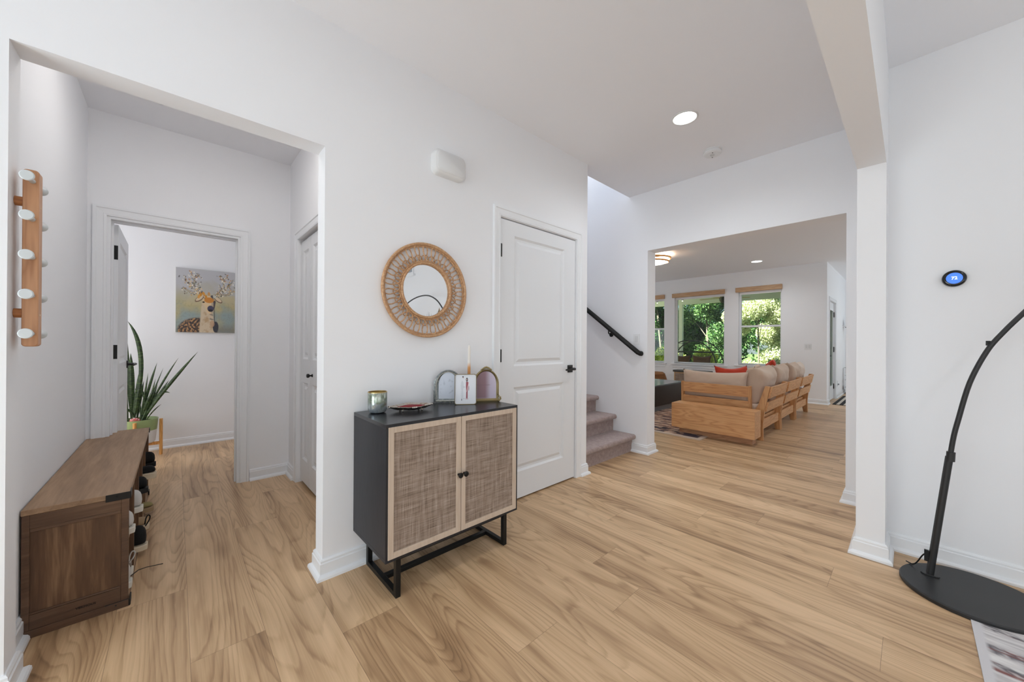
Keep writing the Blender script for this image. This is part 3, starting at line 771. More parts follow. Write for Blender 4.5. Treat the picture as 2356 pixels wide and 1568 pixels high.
# right ornate frame
r = local_frame('photo_frame', (1.402, 1.758, ZT), 'antique gold arched frame with a pinkish picture, behind on the right', az+R(4))
m = MB(); o = arch_pts(.158, .200, .105, 20); inn = [(x*.80, .020+z*.84) for x, z in o]; ring_frame(m, o, inn, 0, .014, .004)
m.build('frame', M_brass, r, angle=40)
m = MB()
for k in range(-4, 5): m.sphere((k*.0075, -.003, .201+.010*math.cos(k*.38)-abs(k)*.0012), .0075-.0006*abs(k), 10, 8)
m.build('crest_ornament', M_brass, r)
for s in (-1, 1):
    m = MB()
    for k in range(6): m.sphere((s*(.080+.009*math.sin(k*1.1)), -.003, .008+k*.0095), .0078-.0007*k, 10, 8)
    m.build('side_scroll', M_brass, r)
def pink(U, V):
    x = U/.126; C = base(U, (200, 190, 208)); C = blob(C, soft(np.abs(x+.22)-.30, .25)*soft(V*-1+.0, .02), (150, 116, 124), .95)
    return blob(C, soft(np.abs(V-.085)-.003, .006)*soft(np.abs(x+.15)-.35, .1), (140, 112, 126), .5)
arch_print('print', .130, .168, .092, 40, 50, pink, r, .005, .018)
m = MB(); m.prism([(x*.97, z*.985) for x, z in o], .010, .0135, plane='XZ'); m.build('backing', M_black, r)
# taper candle
r = thing('taper_candle', (1.355, 1.872, ZT), 'tall white taper candle with an orange lower half standing behind the frames', 'candle')
m = MB(); m.lathe([(0, 0), (.032, 0), (.032, .006), (.012, .012), (.010, .035), (.014, .04), (.014, .05), (0, .05)], 20, cap=False); m.build('holder', M_brass, r)
def cdl():
    g = N('dipped candle wax'); v = g.obj(); z = g.n('ShaderNodeSeparateXYZ'); g.t.links.new(v, z.inputs[0])
    g.col(g.ramp(g.math('MULTIPLY', z.outputs[2], 3.0), [(.3, s2l((204, 132, 66))), (.62, s2l((222, 158, 96))), (.72, s2l((236, 230, 222)))])); g.rough(.5); return g.m
m = MB(); m.lathe([(.0, .03), (.0105, .03), (.0095, .18), (.0078, .335), (.004, .345), (0, .346)], 20, cap=False); m.build('wax', cdl(), r)
m = MB(); m.tube([(0, 0, .344), (.001, 0, .356)], .0009, 6); m.build('wick', M_white_plastic, r)

# ------------------------------------------------------------------ round rattan mirror
M_rattan = wood('rattan', (204, 164, 124), (176, 132, 94), (128, 88, 58), 0, 60, 60, .5, 6, .5, .2)
r = thing('round_mirror', (1.09, YA, 1.465), 'round mirror in a woven rattan frame hanging above the sideboard', 'mirror')
RM = .270
def circ(rad, y, n=120, ph=0, wob=0): return [(rad*math.cos(2*PI*k/n), y+wob*math.sin(24*2*PI*k/n), rad*math.sin(2*PI*k/n)) for k in range(n)]
m = MB(); m.tube(circ(RM, -.024), .0085, 10, closed=True); m.tube(circ(RM-.011, -.016), .006, 8, closed=True); m.tube(circ(RM-.004, -.008), .008, 8, closed=True)
m.build('outer_rim', M_rattan, r)
m = MB(); m.tube(circ(.159, -.024), .0075, 10, closed=True); m.tube(circ(.170, -.019), .0048, 8, closed=True); m.tube(circ(.157, -.010), .0065, 10, closed=True)
m.build('inner_rim', M_rattan, r)
def loops(nl, rc, amp, k, y, rad):
    P = []; S = 40*nl
    for i in range(S):
        t = 2*PI*i/S; rr = rc+amp*math.cos(nl*t); th = t-(k/nl)*math.sin(nl*t)
        P.append((rr*math.cos(th), y+.003*math.sin(nl*t), rr*math.sin(th)))
    m = MB(); m.tube(P, rad, 6, closed=True); m.build('woven_loops', M_rattan, r)
loops(27, .2165, .046, 3.2, -.021, .0036)
loops(27, .190, .018, -1.5, -.014, .0028)
g = N('mirror silver'); g.col((.9, .91, .92)); g.b.inputs['Metallic'].default_value = 1; g.rough(.01); M_mirror = g.m
m = MB(); m.lathe([(.153, 0), (.153, .004), (0, .004)], 72, M=Matrix.Translation((0, -.010, 0)) @ Matrix.Rotation(R(90), 4, 'X'), cap=False, smooth=False); m.build('glass', M_mirror, r)

# ------------------------------------------------------------------ coat rack on the left jamb
M_beech = wood('beech', (212, 160, 118), (192, 140, 100), (170, 116, 78), 2, 2.5, 26, .42, 14, .2, .04)
M_peg = plain('white enamelled peg', (206, 212, 214), .35)
r = thing('coat_rack', (XL, 1.998, 1.435), 'vertical beech coat rack with white pegs mounted on the left jamb', 'coat rack')
m = MB(); loft(m, [[(x+.035, y, z) for y, z in [(p[0]+.022, p[1]) for p in rrect(.046, .594, .012)]] for x in (-.014, -.010)] , capf=False)
m = MB()
def board(m):
    R0 = rrect(.035, .594, .010)
    loft(m, [[(x+.0365, -.000, z) for x, z in rrect(.031, .590, .010)], [(x+.0365, .003, z) for x, z in R0], [(x+.0365, .042, z) for x, z in R0], [(x+.0365, .046, z) for x, z in rrect(.031, .590, .010)]])
board(m); m.build('board', M_beech, r, angle=30)
for z in (.190, -.185):
    m = MB(); m.tube([(0, .022, z), (.022, .022, z)], .0155, 18); m.build('wall_post', wood('dark beech', (190, 128, 76), (170, 108, 60), (150, 92, 50), 0, 3, 20, .45), r, .001)
for k in range(5):
    z = .258-k*.128
    for s in (-1, 1):
        m = MB(); y0 = 0 if s < 0 else .046
        Mp = Matrix.Translation((.040, y0, z)) @ Matrix.Rotation(R(90 if s < 0 else -90), 4, 'X')
        m.lathe([(.0075, -.004), (.0075, .004), (.0062, .02), (.0072, .045), (.0125, .058), (.0165, .062), (.0165, .065), (.014, .067), (0, .067)], 22, M=Mp, cap=False); m.build('peg', M_peg, r)
for z in (.175, -.19):
    m = MB(); m.lathe([(.003, 0), (.003, .0012), (0, .0014)], 12, M=Matrix.Translation((.0538, .02, z)) @ Matrix.Rotation(R(90), 4, 'Y'), cap=False); m.build('screw_cap', plain('cream plug', (240, 226, 196), .5), r)

# ------------------------------------------------------------------ shoe bench
def rustic(name, tone, axis):
    a, b, c = tone
    g = N(name); v = g.obj(); sc = [26, 26, 26]; sc[axis] = 2.2; s2 = [9, 9, 9]; s2[axis] = 1.1; s3 = [130, 130, 130]; s3[axis] = 7
    n1 = g.noise(g.mapping(v, tuple(sc)), 1, 4, .6, .5); n2 = g.noise(g.mapping(v, tuple(s2), loc=(4, 2, 1)), 1, 3, .6); n3 = g.noise(g.mapping(v, tuple(s3)), 1, 3, .6)
    f = g.math('ADD', g.math('ADD', g.math('MULTIPLY', n1, .42), g.math('MULTIPLY', n2, .42)), g.math('MULTIPLY', n3, .2))
    g.col(g.ramp(f, [(.34, s2l(c)), (.52, s2l(b)), (.72, s2l(a))])); g.rough(.5); g.bump(n3, .15, .002); return g.m
M_rtop = rustic('brown bench top', ((184, 152, 120), (157, 126, 97), (122, 95, 71)), 1)
M_rend = rustic('brown bench planks', ((164, 128, 94), (104, 74, 51), (64, 43, 29)), 2)
M_rframe = rustic('brown bench frame', ((132, 102, 78), (98, 71, 52), (68, 48, 35)), 0)
BX, BY, BL, BWD, BH = -.441, 2.315, 1.60, .297, .500
bn = thing('shoe_bench', (BX+.004, BY, 0), 'brown wooden shoe bench with open cubbies against the hall wall', 'bench')
W_ = BWD-.004
m = MB(); m.box(0, 0, BH-.022, W_, BL, BH); m.build('bench_top', M_rtop, bn, .002)
for yy, s in ((0, 0), (BL, 1)):
    y0, y1 = (yy+.006, yy+.024) if not s else (yy-.024, yy-.006)
    m = MB(); m.box(.004, y0, .0, W_-.004, y1, BH-.022); e = m.build('end_panel', M_rend, bn)
    fy0, fy1 = (yy, yy+.008) if not s else (yy-.008, yy)
    m = MB(); m.box(.002, fy0, .03, .022, fy1, BH-.022); m.box(W_-.026, fy0, .03, W_-.004, fy1, BH-.022); m.box(.022, fy0, BH-.075, W_-.026, fy1, BH-.022)
    m.box(.022, fy0, .03, W_-.026, fy1, .088); m.box(.002, fy0-(.004 if not s else 0), 0, W_-.002, fy1+(.004 if s else 0), .030)
    m.build('end_frame', M_rframe, e, .0015)
    m = MB(); m.box(.022, fy0+.001, BH-.090, W_-.026, fy1, BH-.075); m.build('end_moulding', M_rframe, e, .003)
    m = MB(); m.box(.022, fy0+.001, .088, W_-.026, fy1, .096); m.build('end_moulding', M_rframe, e, .003)
m = MB(); nb = 5; bw = (BL-.048)/nb
m.box(.004, .024, .012, W_-.004, BL-.024, .030); m.box(.004, .024, .236, W_-.012, BL-.024, .250); m.box(.004, .024, .0, .010, BL-.024, BH-.022)
m.build('shelf_boards', M_rtop, bn, .001)
for k in range(1, nb):
    m = MB(); m.box(.012, .024+k*bw-.007, .030, W_-.006, .024+k*bw+.007, BH-.022); m.build('divider', M_rend, bn, .001)
m = MB(); m.box(W_-.018, .026, 0, W_-.003, BL-.026, .011); m.box(W_-.02, .026, BH-.05, W_-.005, BL-.026, BH-.0225); m.build('front_rail', M_rframe, bn, .001)
for y in (0, BL):
    for z in (.019, BH-.012):
        for s in (1,):
            m = MB(); ya = y-.0035 if y == 0 else y
            yb = ya+.0035
            m.box(W_-.072, ya, z-.018, W_+.002, yb, z+.012)
            y2 = (y, y+.055) if y == 0 else (y-.055, y)
            m.box(W_-.001, y2[0], z-.018, W_+.0035, y2[1], z+.012); m.sphere((W_-.04, ya, z), .003, 8, 6); m.build('corner_bracket', M_black, bn, .003)
text_obj('brand_mark', 'VEKHOUS', .0125, plain('burnt mark', (38, 24, 16), .7), bn, (.168, -.0022-.0002, .058), (R(90), 0, 0), ext=.0003, bold=.0002)

# shoes -------------------------------------------------------------
def make_shoe(name, loc, label, upper, sole, rz, tiltx=0, low=.085, L=.27, loop=False, lace=None, group=None, sole_h=.028):
    r = thing(name, loc, label, 'shoe', rz=rz); r.rotation_euler = (0, R(tiltx), rz)
    def sect(x, w0, w1, z0, z1, n=14):
        o = []
        for k in range(n):
            a = 2*PI*k/n; c, s = math.cos(a), math.sin(a); h = (s+1)/2
            ww = w0*(1-h)+w1*h; o.append((x, ww*math.copysign(abs(c)**.75, c), z0+(z1-z0)*(.5+.5*math.copysign(abs(s)**.8, s))))
        return o
    prof = [(0, .018, .012, sole_h+.004, low*.70), (.015, .030, .020, sole_h, low*.98), (.05, .033, .022, sole_h, low), (.09, .034, .024, sole_h, low*.93), (.13, .037, .028, sole_h, low*.78), (.17, .042, .031, sole_h, low*.64), (.21, .044, .032, sole_h, low*.54), (.245, .036, .024, sole_h, low*.46), (.268, .014, .008, sole_h+.002, low*.36)]
    m = MB(); loft(m, [sect(x*L/.27, a, b, c, d) for x, a, b, c, d in prof]); m.build('upper', upper, r, angle=60, subd=1)
    m = MB(); P = []
    for x, a, *_ in prof: P.append((x*L/.27, a+.004))
    out = [(x-(.004 if i == 0 else 0)+(.004 if i == len(P)-1 else 0), y) for i, (x, y) in enumerate(P)]; out = out+[(x, -y) for x, y in reversed(out)]
    m.prism(out, 0, sole_h, plane='XY', smooth=True); m.build('sole', sole, r, .003, angle=50)
    if loop:
        m = MB(); m.tube(crom([(.006, 0, low*.88), (-.008, 0, low*1.08), (-.012, 0, low*1.24), (-.004, 0, low*1.30), (.004, 0, low*1.18), (.008, 0, low*.95)]), .0028, 8); m.build('pull_tab', upper, r)
    if lace:
        m = MB()
        for k in range(4): x = .10+k*.022; z = low*(.93-.09*k)+.002; m.tube([(x, -.024, z-.012), (x, -.012, z), (x, .012, z), (x, .024, z-.012)], .0028, 6)
        m.build('laces', lace, r)
    return r
M_sh_white = plain('white sneaker canvas', (206, 204, 200), .7, bump=(200, .3)); M_sh_sole = plain('white rubber', (222, 218, 208), .6)
M_sh_black = plain('black knit', (14, 14, 15), .85, bump=(300, .4)); M_cream = plain('cream rubber', (214, 198, 172), .65)
M_tan = plain('tan suede', (166, 140, 108), .8); M_grey = plain('grey canvas', (132, 122, 114), .8); M_olive = plain('olive insole', (150, 138, 92), .8)
BF = BX+.004+W_          # bench front plane
def shoe(bay, row, off, out, yoff, *a, **k):
    """heel outward: the shoe points into the cubby (-X); out = how far the heel sticks out past the bench front"""
    z = (.030, .250)[row]; y = BY+.024+bay*bw+bw*yoff
    return make_shoe('shoe', (BF+out-.012, y, z+off), *a, rz=R(180), L=.255, **k)
shoe(0, 0, .0, .010, .30, 'white sneaker in the lower cubby nearest the bench end panel', M_sh_white, M_sh_sole, low=.12, loop=True)
shoe(0, 0, .0, .006, .70, 'grey canvas shoe on the bottom shelf beside the lowest white sneaker', M_grey, M_sh_sole, low=.085, lace=M_black)
shoe(0, 1, .0, .014, .55, 'white sneaker in the upper cubby nearest the bench end panel', M_sh_white, M_sh_sole, low=.11)
shoe(1, 1, .0, .028, .45, 'white sneaker in the second upper cubby above the black sneaker', M_sh_white, M_sh_sole, low=.12, lace=M_sh_sole)
shoe(1, 0, .0, .045, .55, 'black knit sneaker with a cream sole and a pull tab, lower row', M_sh_black, M_cream, low=.135, loop=True)
shoe(2, 0, .0, .040, .50, 'tan suede shoe just beyond the black sneaker in the lower row', M_tan, M_cream, low=.075)
shoe(3, 0, .0, .050, .50, 'tan slide with an olive insole at the far end of the lower row', M_olive, M_tan, low=.06)
shoe(2, 1, .0, .035, .50, 'black shoe with a thin black sole in the middle upper cubby', M_sh_black, M_black, low=.10, lace=M_sh_black)
shoe(3, 1, .0, .062, .45, 'black sandal with a thick cream sole in the fourth upper cubby', M_sh_black, M_cream, low=.085, sole_h=.038)
shoe(4, 1, .0, .050, .45, 'black trainer in the far end upper cubby of the bench', M_sh_black, M_sh_black, low=.11)
m = MB(); m.tube([(BF-.002, 2.42, .080), (BF+.02, 2.46, .079), (BF+.045, 2.52, .055), (BF+.07, 2.58, .0255), (BF+.10, 2.62, .005)], .0022, 6)
tag(m.build('shoelace', M_black), 'long black shoelace trailing from the bottom cubby onto the floor', 'shoelace')

# ------------------------------------------------------------------ bedroom: plant, deer canvas
M_pine = wood('bamboo stand', (226, 172, 104), (206, 150, 82), (180, 122, 60), 2, 3, 22, .45)
PXc, PYc = -.265, 5.2
r = thing('plant_stand', (PXc, PYc, 0), 'four-legged bamboo plant stand by the bedroom wall', 'plant stand')
for k in range(4):
    a = R(90*k+ -8); c = (.160*math.cos(a), .160*math.sin(a))
    m = MB(); m.tube([(c[0], c[1], 0), (c[0], c[1], .365)], .0135, 16); m.build('leg', M_pine, r, .001)
m = MB()
for k in range(2):
    m.box(-.155, -.011, .105, .155, .011, .135, M=Matrix.Rotation(R(90*k-8), 4, 'Z'))
m.build('cross_bar', M_pine, r, .001)
r = thing('potted_plant', (PXc, PYc, .135), 'leafy snake plant in a green and white pot on the bamboo stand', 'potted plant')
m = MB(); m.lathe([(0, 0), (.105, 0), (.118, .012), (.130, .13)], 44, cap=False, mi=0); m.lathe([(.130, .13), (.1385, .235), (.1385, .243), (.131, .243), (.128, .20), (0, .20)], 44, mi=1, cap=False)
m.build('pot', [plain('white ceramic', (224, 226, 228), .35), plain('sage green ceramic', (148, 168, 116), .4)], r)
m = MB(); m.lathe([(.129, .215), (.06, .222), (0, .224)], 30, cap=False); m.build('soil', plain('potting soil', (52, 40, 30), .95, bump=(90, .8)), r)
def leafmat():
    g = N('dark snake plant leaf'); v = g.obj(); f = g.noise(g.mapping(v, (25, 25, 60)), 1, 3, .6, 1)
    g.col(g.ramp(f, [(.35, s2l((28, 44, 24))), (.55, s2l((52, 76, 38))), (.8, s2l((104, 126, 72)))])); g.rough(.42); return g.m
M_leaf = leafmat()
def blade(m, base_, mid, tip, wmax, nseg=14, twist=0.0, belly=.6):
    b, q, t = Vector(base_), Vector(mid), Vector(tip); vs = []; fs = []
    for i in range(nseg+1):
        u = i/nseg; p = b*(1-u)**2+q*2*u*(1-u)+t*u*u; d = ((q-b)*(1-u)+(t-q)*u).normalized()
        side = d.cross(Vector((math.sin(twist), math.cos(twist)*-1, 0.15))).normalized()
        w_ = wmax*(math.sin(PI*min(1, (u*.9+.1))**belly) if u < 1 else 0)*.5+ .0008
        w_ = wmax*.5*max(.015, (1-((u-belly)/(1-belly))**2) if u > belly else (1-.62*((belly-u)/belly)**2))
        nrm = d.cross(side).normalized()
        vs += [p-side*w_+nrm*w_*.25, p-nrm*.0015, p+side*w_+nrm*w_*.25]
    for i in range(nseg):
        a = i*3; fs += [(a, a+1, a+4, a+3), (a+1, a+2, a+5, a+4)]
    m.add(vs, fs, 0, True)
# leaf tips measured against the wall behind (x, z above pot base)
LV = [((-.045, -.02), (.085, 0, .93), (-.085, -.02, 1.215), .036), ((-.05, 0), (-.01, 0, .5), (.012, .0, .78), .036), ((-.05, .02), (-.055, 0, .55), (-.062, 0, .90), .046),
      ((.02, 0), (.13, -.05, .46), (.440, -.06, .910), .030), ((.03, 0), (.11, .02, .5), (.287, .03, .845), .018), ((.01, .02), (.04, 0, .45), (.125, .02, .80), .022),
      ((.0, -.02), (.03, 0, .38), (.062, -.03, .70), .016), ((.02, .01), (.06, 0, .38), (.172, .03, .745), .013), ((.01, -.03), (.06, 0, .30), (.115, -.03, .640), .020),
      ((.03, 0), (.10, 0, .40), (.215, -.04, .62), .024), ((.03, .02), (.12, 0, .56), (.225, -.04, .485), .022), ((-.045, 0), (.01, 0, .80), (.055, -.02, .27), .020),
      ((-.08, -.02), (-.10, 0, .45), (-.13, 0, .95), .04), ((-.09, .02), (-.14, 0, .4), (-.2, 0, .85), .04), ((-.04, -.04), (-.02, -.05, .35), (.0, -.06, .55), .026),
      ((.05, .0), (.08, 0, .30), (.16, .0, .375), .010), ((-.05, .03), (-.08, .02, .55), (-.095, .03, 1.10), .030), ((.0, .04), (.02, .03, .3), (.06, .04, .52), .022),
      ((.04, -.01), (.05, 0, .3), (.08, -.03, .50), .024), ((-.01, -.04), (-.06, -.06, .4), (-.14, -.08, .36), .020), ((.015, .0), (.03, -.02, .35), (.10, -.04, .52), .026),
      ((.02, -.02), (.0, 0, .42), (-.03, 0, .55), .020), ((.03, .01), (.07, 0, .36), (.13, 0, .58), .022), ((-.02, .02), (.0, 0, .4), (.03, 0, .62), .022)]
m = MB()
for (bx, by), q, t, w_ in LV: blade(m, (bx, by, .215), q, t, w_, belly=.62)
m.build('foliage', M_leaf, r)
m = MB(); m.sphere((-.03, -.09, .232), .038, 20, 12, sc=(1, .8, .75)); o = m.build('mushroom_cap', None or plain('glossy red mushroom', (196, 92, 86), .25), None)
r2 = thing('mushroom_ornament', (PXc-.025, PYc-.085, .352), 'small red mushroom ornament with white spots sitting in the pot', 'ornament')
o.parent = r2; o.location = (.03, .09, -.208)
m = MB(); m.lathe([(.012, 0), (.011, .03)], 12); m.build('stem', M_white_plastic, r2)
m = MB()
for a, e in ((200, 40), (250, 30), (300, 45), (270, 65), (230, 70), (320, 20)):
    d = Vector((math.cos(R(a))*math.cos(R(e)), math.sin(R(a))*math.cos(R(e))*.8, math.sin(R(e))*.75)); m.sphere((d.x*.038, d.y*.038, .024+d.z*.038), .0048, 8, 6)
m.build('spots', M_white_plastic, r2)

def deer_colors(nx, ny):
    U, V = np.meshgrid(np.linspace(0, 1, nx+1), np.linspace(0, 1, ny+1))   # V up
    def nz(s, o, det=3):
        out = np.zeros(U.shape)
        for j in range(U.shape[0]):
            for i in range(U.shape[1]):
                out[j, i] = mnoise.fractal(Vector((U[j, i]*s, V[j, i]*s, o)), .8, 2.0, det)
        return out
    n1 = nz(3, 1); n2 = nz(9, 5); n3 = nz(30, 9, 2)
    C = base(U, (186, 186, 190))
    C = blob(C, soft(V-.60+.15*n1, .3), (176, 168, 130), .95)
    C = blob(C, soft(V-.33+.2*n1, .3), (150, 160, 152), .85)
    C = blob(C, np.clip(n1*1.6+.1, 0, 1)*(V < .62), (196, 180, 122), .6)
    C = blob(C, np.clip(-n1*1.8, 0, 1)*(V < .45), (140, 162, 168), .6)
    C = blob(C, np.clip(n3*2, 0, 1)*.5*(V < .5), (120, 118, 96), .35)
    C = blob(C, soft(V-.10+.05*n3, .10)*(U > .6), (120, 116, 112), .6)
    def ell(cx, cz, rx, rz_, rot=0, e=.25):
        x = U-cx; z = V-cz; c, s = math.cos(rot), math.sin(rot); a = (x*c+z*s)/rx; b = (-x*s+z*c)/rz_
        return soft(a*a+b*b-1, e)
    def seg(a, b, w0, w1, e=.006):
        ax, az_ = a; bx, bz = b; L2 = (bx-ax)**2+(bz-az_)**2+1e-9; t = np.clip(((U-ax)*(bx-ax)+(V-az_)*(bz-az_))/L2, 0, 1)
        d = np.hypot(U-ax-t*(bx-ax), V-az_-t*(bz-az_)); return soft(d-(w0+(w1-w0)*t), e)
    rnd = random.Random(11)
    # body, neck
    bd = np.clip(ell(.36, .03, .33, .20)+ell(.55, .06, .14, .14), 0, 1)
    C = blob(C, bd, (92, 76, 66)); C = blob(C, bd*np.clip(n3*2.4, 0, 1), (196, 150, 104)); C = blob(C, bd*np.clip(-n3*2.4, 0, 1), (48, 46, 52), .8)
    nk = np.clip(seg((.50, .45), (.52, .0), .085, .14, .02), 0, 1)
    C = blob(C, nk, (210, 192, 164)); C = blob(C, nk*np.clip(n2*1.8, 0, 1), (176, 138, 96), .7)
    C = blob(C, nk*(U > .555)*np.clip(np.sin(V*85+U*25)*1.2, 0, 1)*(V > .2), (96, 92, 94), .7)
    C = blob(C, seg((.63, .42), (.64, .16), .006, .006), (60, 54, 58)); C = blob(C, ell(.66, .09, .05, .09), (56, 56, 64)); C = blob(C, ell(.60, .14, .04, .05), (196, 160, 130), .7)
    # ears
    for s, cx in ((-1, .38), (1, .70)):
        C = blob(C, ell(cx, .535, .085, .035, s*-.55), (112, 84, 70)); C = blob(C, ell(cx, .54, .07, .025, s*-.55), (216, 196, 166))
    # head
    hd = np.clip(ell(.535, .50, .105, .085)+seg((.53, .50), (.56, .36), .085, .06, .02), 0, 1)
    C = blob(C, hd, (222, 196, 156)); C = blob(C, hd*(U > .585), (150, 140, 134), .6); C = blob(C, ell(.545, .52, .085, .045), (204, 134, 58)); C = blob(C, ell(.45, .485, .022, .012), (60, 46, 38)); C = blob(C, ell(.635, .49, .02, .016), (48, 42, 44))
    C = blob(C, ell(.57, .385, .055, .05), (70, 68, 92)); C = blob(C, ell(.57, .355, .04, .02), (34, 32, 40))
    C = blob(C, seg((.64, .50), (.63, .40), .02, .012), (78, 70, 72))
    # antlers with leaves and blossoms
    br = []
    for s in (-1, 1):
        f = lambda x, z: (.545+s*x, z)
        br += [(f(.07, .56), f(.17, .64), .016, .013), (f(.17, .64), f(.26, .72), .012, .010), (f(.17, .64), f(.30, .62), .012, .008), (f(.26, .72), f(.25, .86), .010, .007), (f(.26, .72), f(.36, .78), .009, .006), (f(.30, .62), f(.43, .70), .008, .005), (f(.25, .86), f(.32, .94), .006, .004), (f(.25, .86), f(.17, .92), .006, .004), (f(.22, .68), f(.18, .78), .007, .004), (f(.36, .78), f(.42, .88), .006, .004)]
    for a, b, w0, w1 in br: C = blob(C, seg(a, b, w0+.004, w1+.003), (92, 78, 68)); C = blob(C, seg(a, b, w0*.6, w1*.6), (220, 206, 176))
    pal = [(198, 158, 96), (232, 224, 204), (110, 96, 84), (128, 132, 110), (178, 128, 92), (222, 196, 150), (84, 78, 76), (150, 150, 156), (238, 234, 226)]
    for a, b, *_ in br:
        for k in range(15):
            t = rnd.random(); x = a[0]+(b[0]-a[0])*t+rnd.gauss(0, .028); z = a[1]+(b[1]-a[1])*t+rnd.gauss(0, .028)
            if z < .57: continue
            C = blob(C, ell(x, z, .008+.012*rnd.random(), .005+.006*rnd.random(), rnd.random()*3.1, .6), pal[rnd.randrange(len(pal))], .9)
    for x, z, c in ((.40, .60, (206, 138, 46)), (.45, .62, (214, 150, 60)), (.37, .57, (220, 160, 76)), (.49, .57, (206, 140, 54)), (.54, .62, (200, 150, 96)), (.60, .58, (84, 80, 84)), (.64, .58, (196, 196, 184))):
        C = blob(C, ell(x, z, .032, .022, rnd.random()*3, .5), c)
    return C
r = thing('deer_canvas', (.2535, 5.405, 1.607), 'canvas painting of a deer with blossoming antlers on the bedroom wall', 'painting')
dw, dh = .515, .708
m = MB(); m.box(-dw/2, -.0, -dh/2, dw/2, .030, dh/2); m.build('canvas', plain('canvas edge', (170, 166, 158), .8), r, .002)
NX, NY = 150, 200
grid_mesh('painted_face', NX, NY, lambda a, b: (-dw/2+.001+a*(dw-.002), -.0006, -dh/2+.001+b*(dh-.002)), deer_colors(NX, NY), vcol('deer print', .6, bump=.2), r)

# ------------------------------------------------------------------ arc floor lamp and front rug
r = thing('arc_floor_lamp', (2.711, -.200, 0), 'black arc floor lamp on a large round base by the right wall', 'floor lamp')
m = MB(); m.lathe([(0, 0), (.232, 0), (.236, .004), (.236, .016), (.232, .021), (0, .021)], 96, cap=False); m.build('base', M_blacklamp, r, angle=30)
px, py = 2.764-2.711, -.069+.200
m = MB(); m.prism([(x*1.0+px, z+py) for x, z in rrect(.034, .064, .016)], .021, .027, plane='XY'); m.build('foot_plate', M_blacklamp, r, .001)
def Y(y): return y+.200
low = [(px, Y(-.069), .024), (px, Y(-.100), .33), (px, Y(-.130), .622)]
m = MB(); m.tube(low, .0128, 16); m.tube([(px+.004, Y(-.069)+.003, .03), (px+.004, Y(-.130)+.003, .62)], .0115, 12); m.build('lower_pole', M_blacklamp, r)
arc = [(-.130, .610), (-.142, .72), (-.157, .81), (-.190, .984), (-.239, 1.133), (-.287, 1.224), (-.345, 1.315), (-.43, 1.445), (-.528, 1.573), (-.643, 1.690), (-.74, 1.762), (-.855, 1.815), (-.98, 1.850), (-1.119, 1.864), (-1.26, 1.862), (-1.41, 1.845), (-1.55, 1.815), (-1.672, 1.775), (-1.80, 1.715), (-1.92, 1.64)]
# smooth
m = MB(); m.tube(crom([(px, Y(a), b) for a, b in arc]), .0095, 12); m.build('arc_pole', M_blacklamp, r)
m = MB(); m.tube([(px, Y(-.132), .60), (px, Y(-.134), .645)], .0150, 14); m.build('joint_collar', M_blacklamp, r)
m = MB(); m.box(px-.004, Y(-.069)+.004, .085, px+.006, Y(-.069)+.02, .14); m.tube(crom([(px, Y(-.060), .125), (px+.012, Y(-.045), .105), (px+.030, Y(-.026), .055), (px+.048, Y(-.012), .030), (px+.066, Y(.002), .0245), (px+.085, Y(.012), .020)]), .0030, 8); m.build('power_cable', M_black, r)
m = MB(); m.sphere((px, Y(-.255)-.002+.012, 1.172), .006, 8, 6); m.box(px-.004, Y(-.250), 1.160, px+.004, Y(-.236), 1.182, M=None); m.build('cable_clip', M_black, r, .001)
m = MB(); m.lathe([(.02, 0), (.05, -.02), (.12, -.08), (.15, -.15), (.146, -.15), (.115, -.08), (.04, -.022), (0, -.01)], 36, M=Matrix.Translation((px, Y(-1.93), 1.63)), cap=False); m.build('lamp_shade', M_blacklamp, r)

def rug_mat(name, fn):
    return vcol(name, .95, bump=.6)
def nz2(U, V, sx, sy, o, det=4):
    out = np.zeros(U.shape)
    for j in range(U.shape[0]):
        for i in range(U.shape[1]): out[j, i] = mnoise.fractal(Vector((U[j, i]*sx, V[j, i]*sy, o)), .7, 2.0, det)
    return out
# light abstract rug: left edge x runs from (2.47,-.17) to (2.05,-.18): edge lies along X at y ~ -.175
nx, ny = 170, 150; U, V = np.meshgrid(np.linspace(0, 1, nx+1), np.linspace(0, 1, ny+1))
X_ = 1.2+U*1.40; Y_ = -1.9+V*1.725
n1 = nz2(X_, Y_, 55, 3.5, 2); n2 = nz2(X_, Y_, 14, 1.4, 8, 3); n3 = nz2(X_, Y_, 60, 40, 4, 2)
C = base(U, (200, 196, 196)); C = blob(C, np.clip(n1*2, 0, 1), (226, 224, 222)); C = blob(C, np.clip(-n1*1.5, 0, 1), (168, 164, 166), .7)
C = blob(C, np.clip((n2-.28)*9, 0, 1)*np.clip(n3*2+.8, 0, 1), (92, 88, 94), .9); C = blob(C, np.clip((n2-.38)*9, 0, 1)*np.clip((n1)*3+.3, 0, 1), (138, 84, 78), .8)
C = blob(C, (V > .982)*1.0, (208, 206, 208))
rt = thing('area_rug', (1.9, -1.04, 0), 'pale grey abstract rug slipping under the arc lamp base', 'rug')
o = grid_mesh('pile', nx, ny, lambda a, b: (1.2+a*1.40-1.9, -1.9+b*1.725+1.04, .006), C, vcol('abstract rug', .95, bump=.5), rt)
m = MB(); m.box(1.2-1.9, -1.9+1.04, .0, 2.6-1.9, -.175+1.04, .0055); m.build('backing', plain('rug edge', (196, 194, 196), .95), rt)

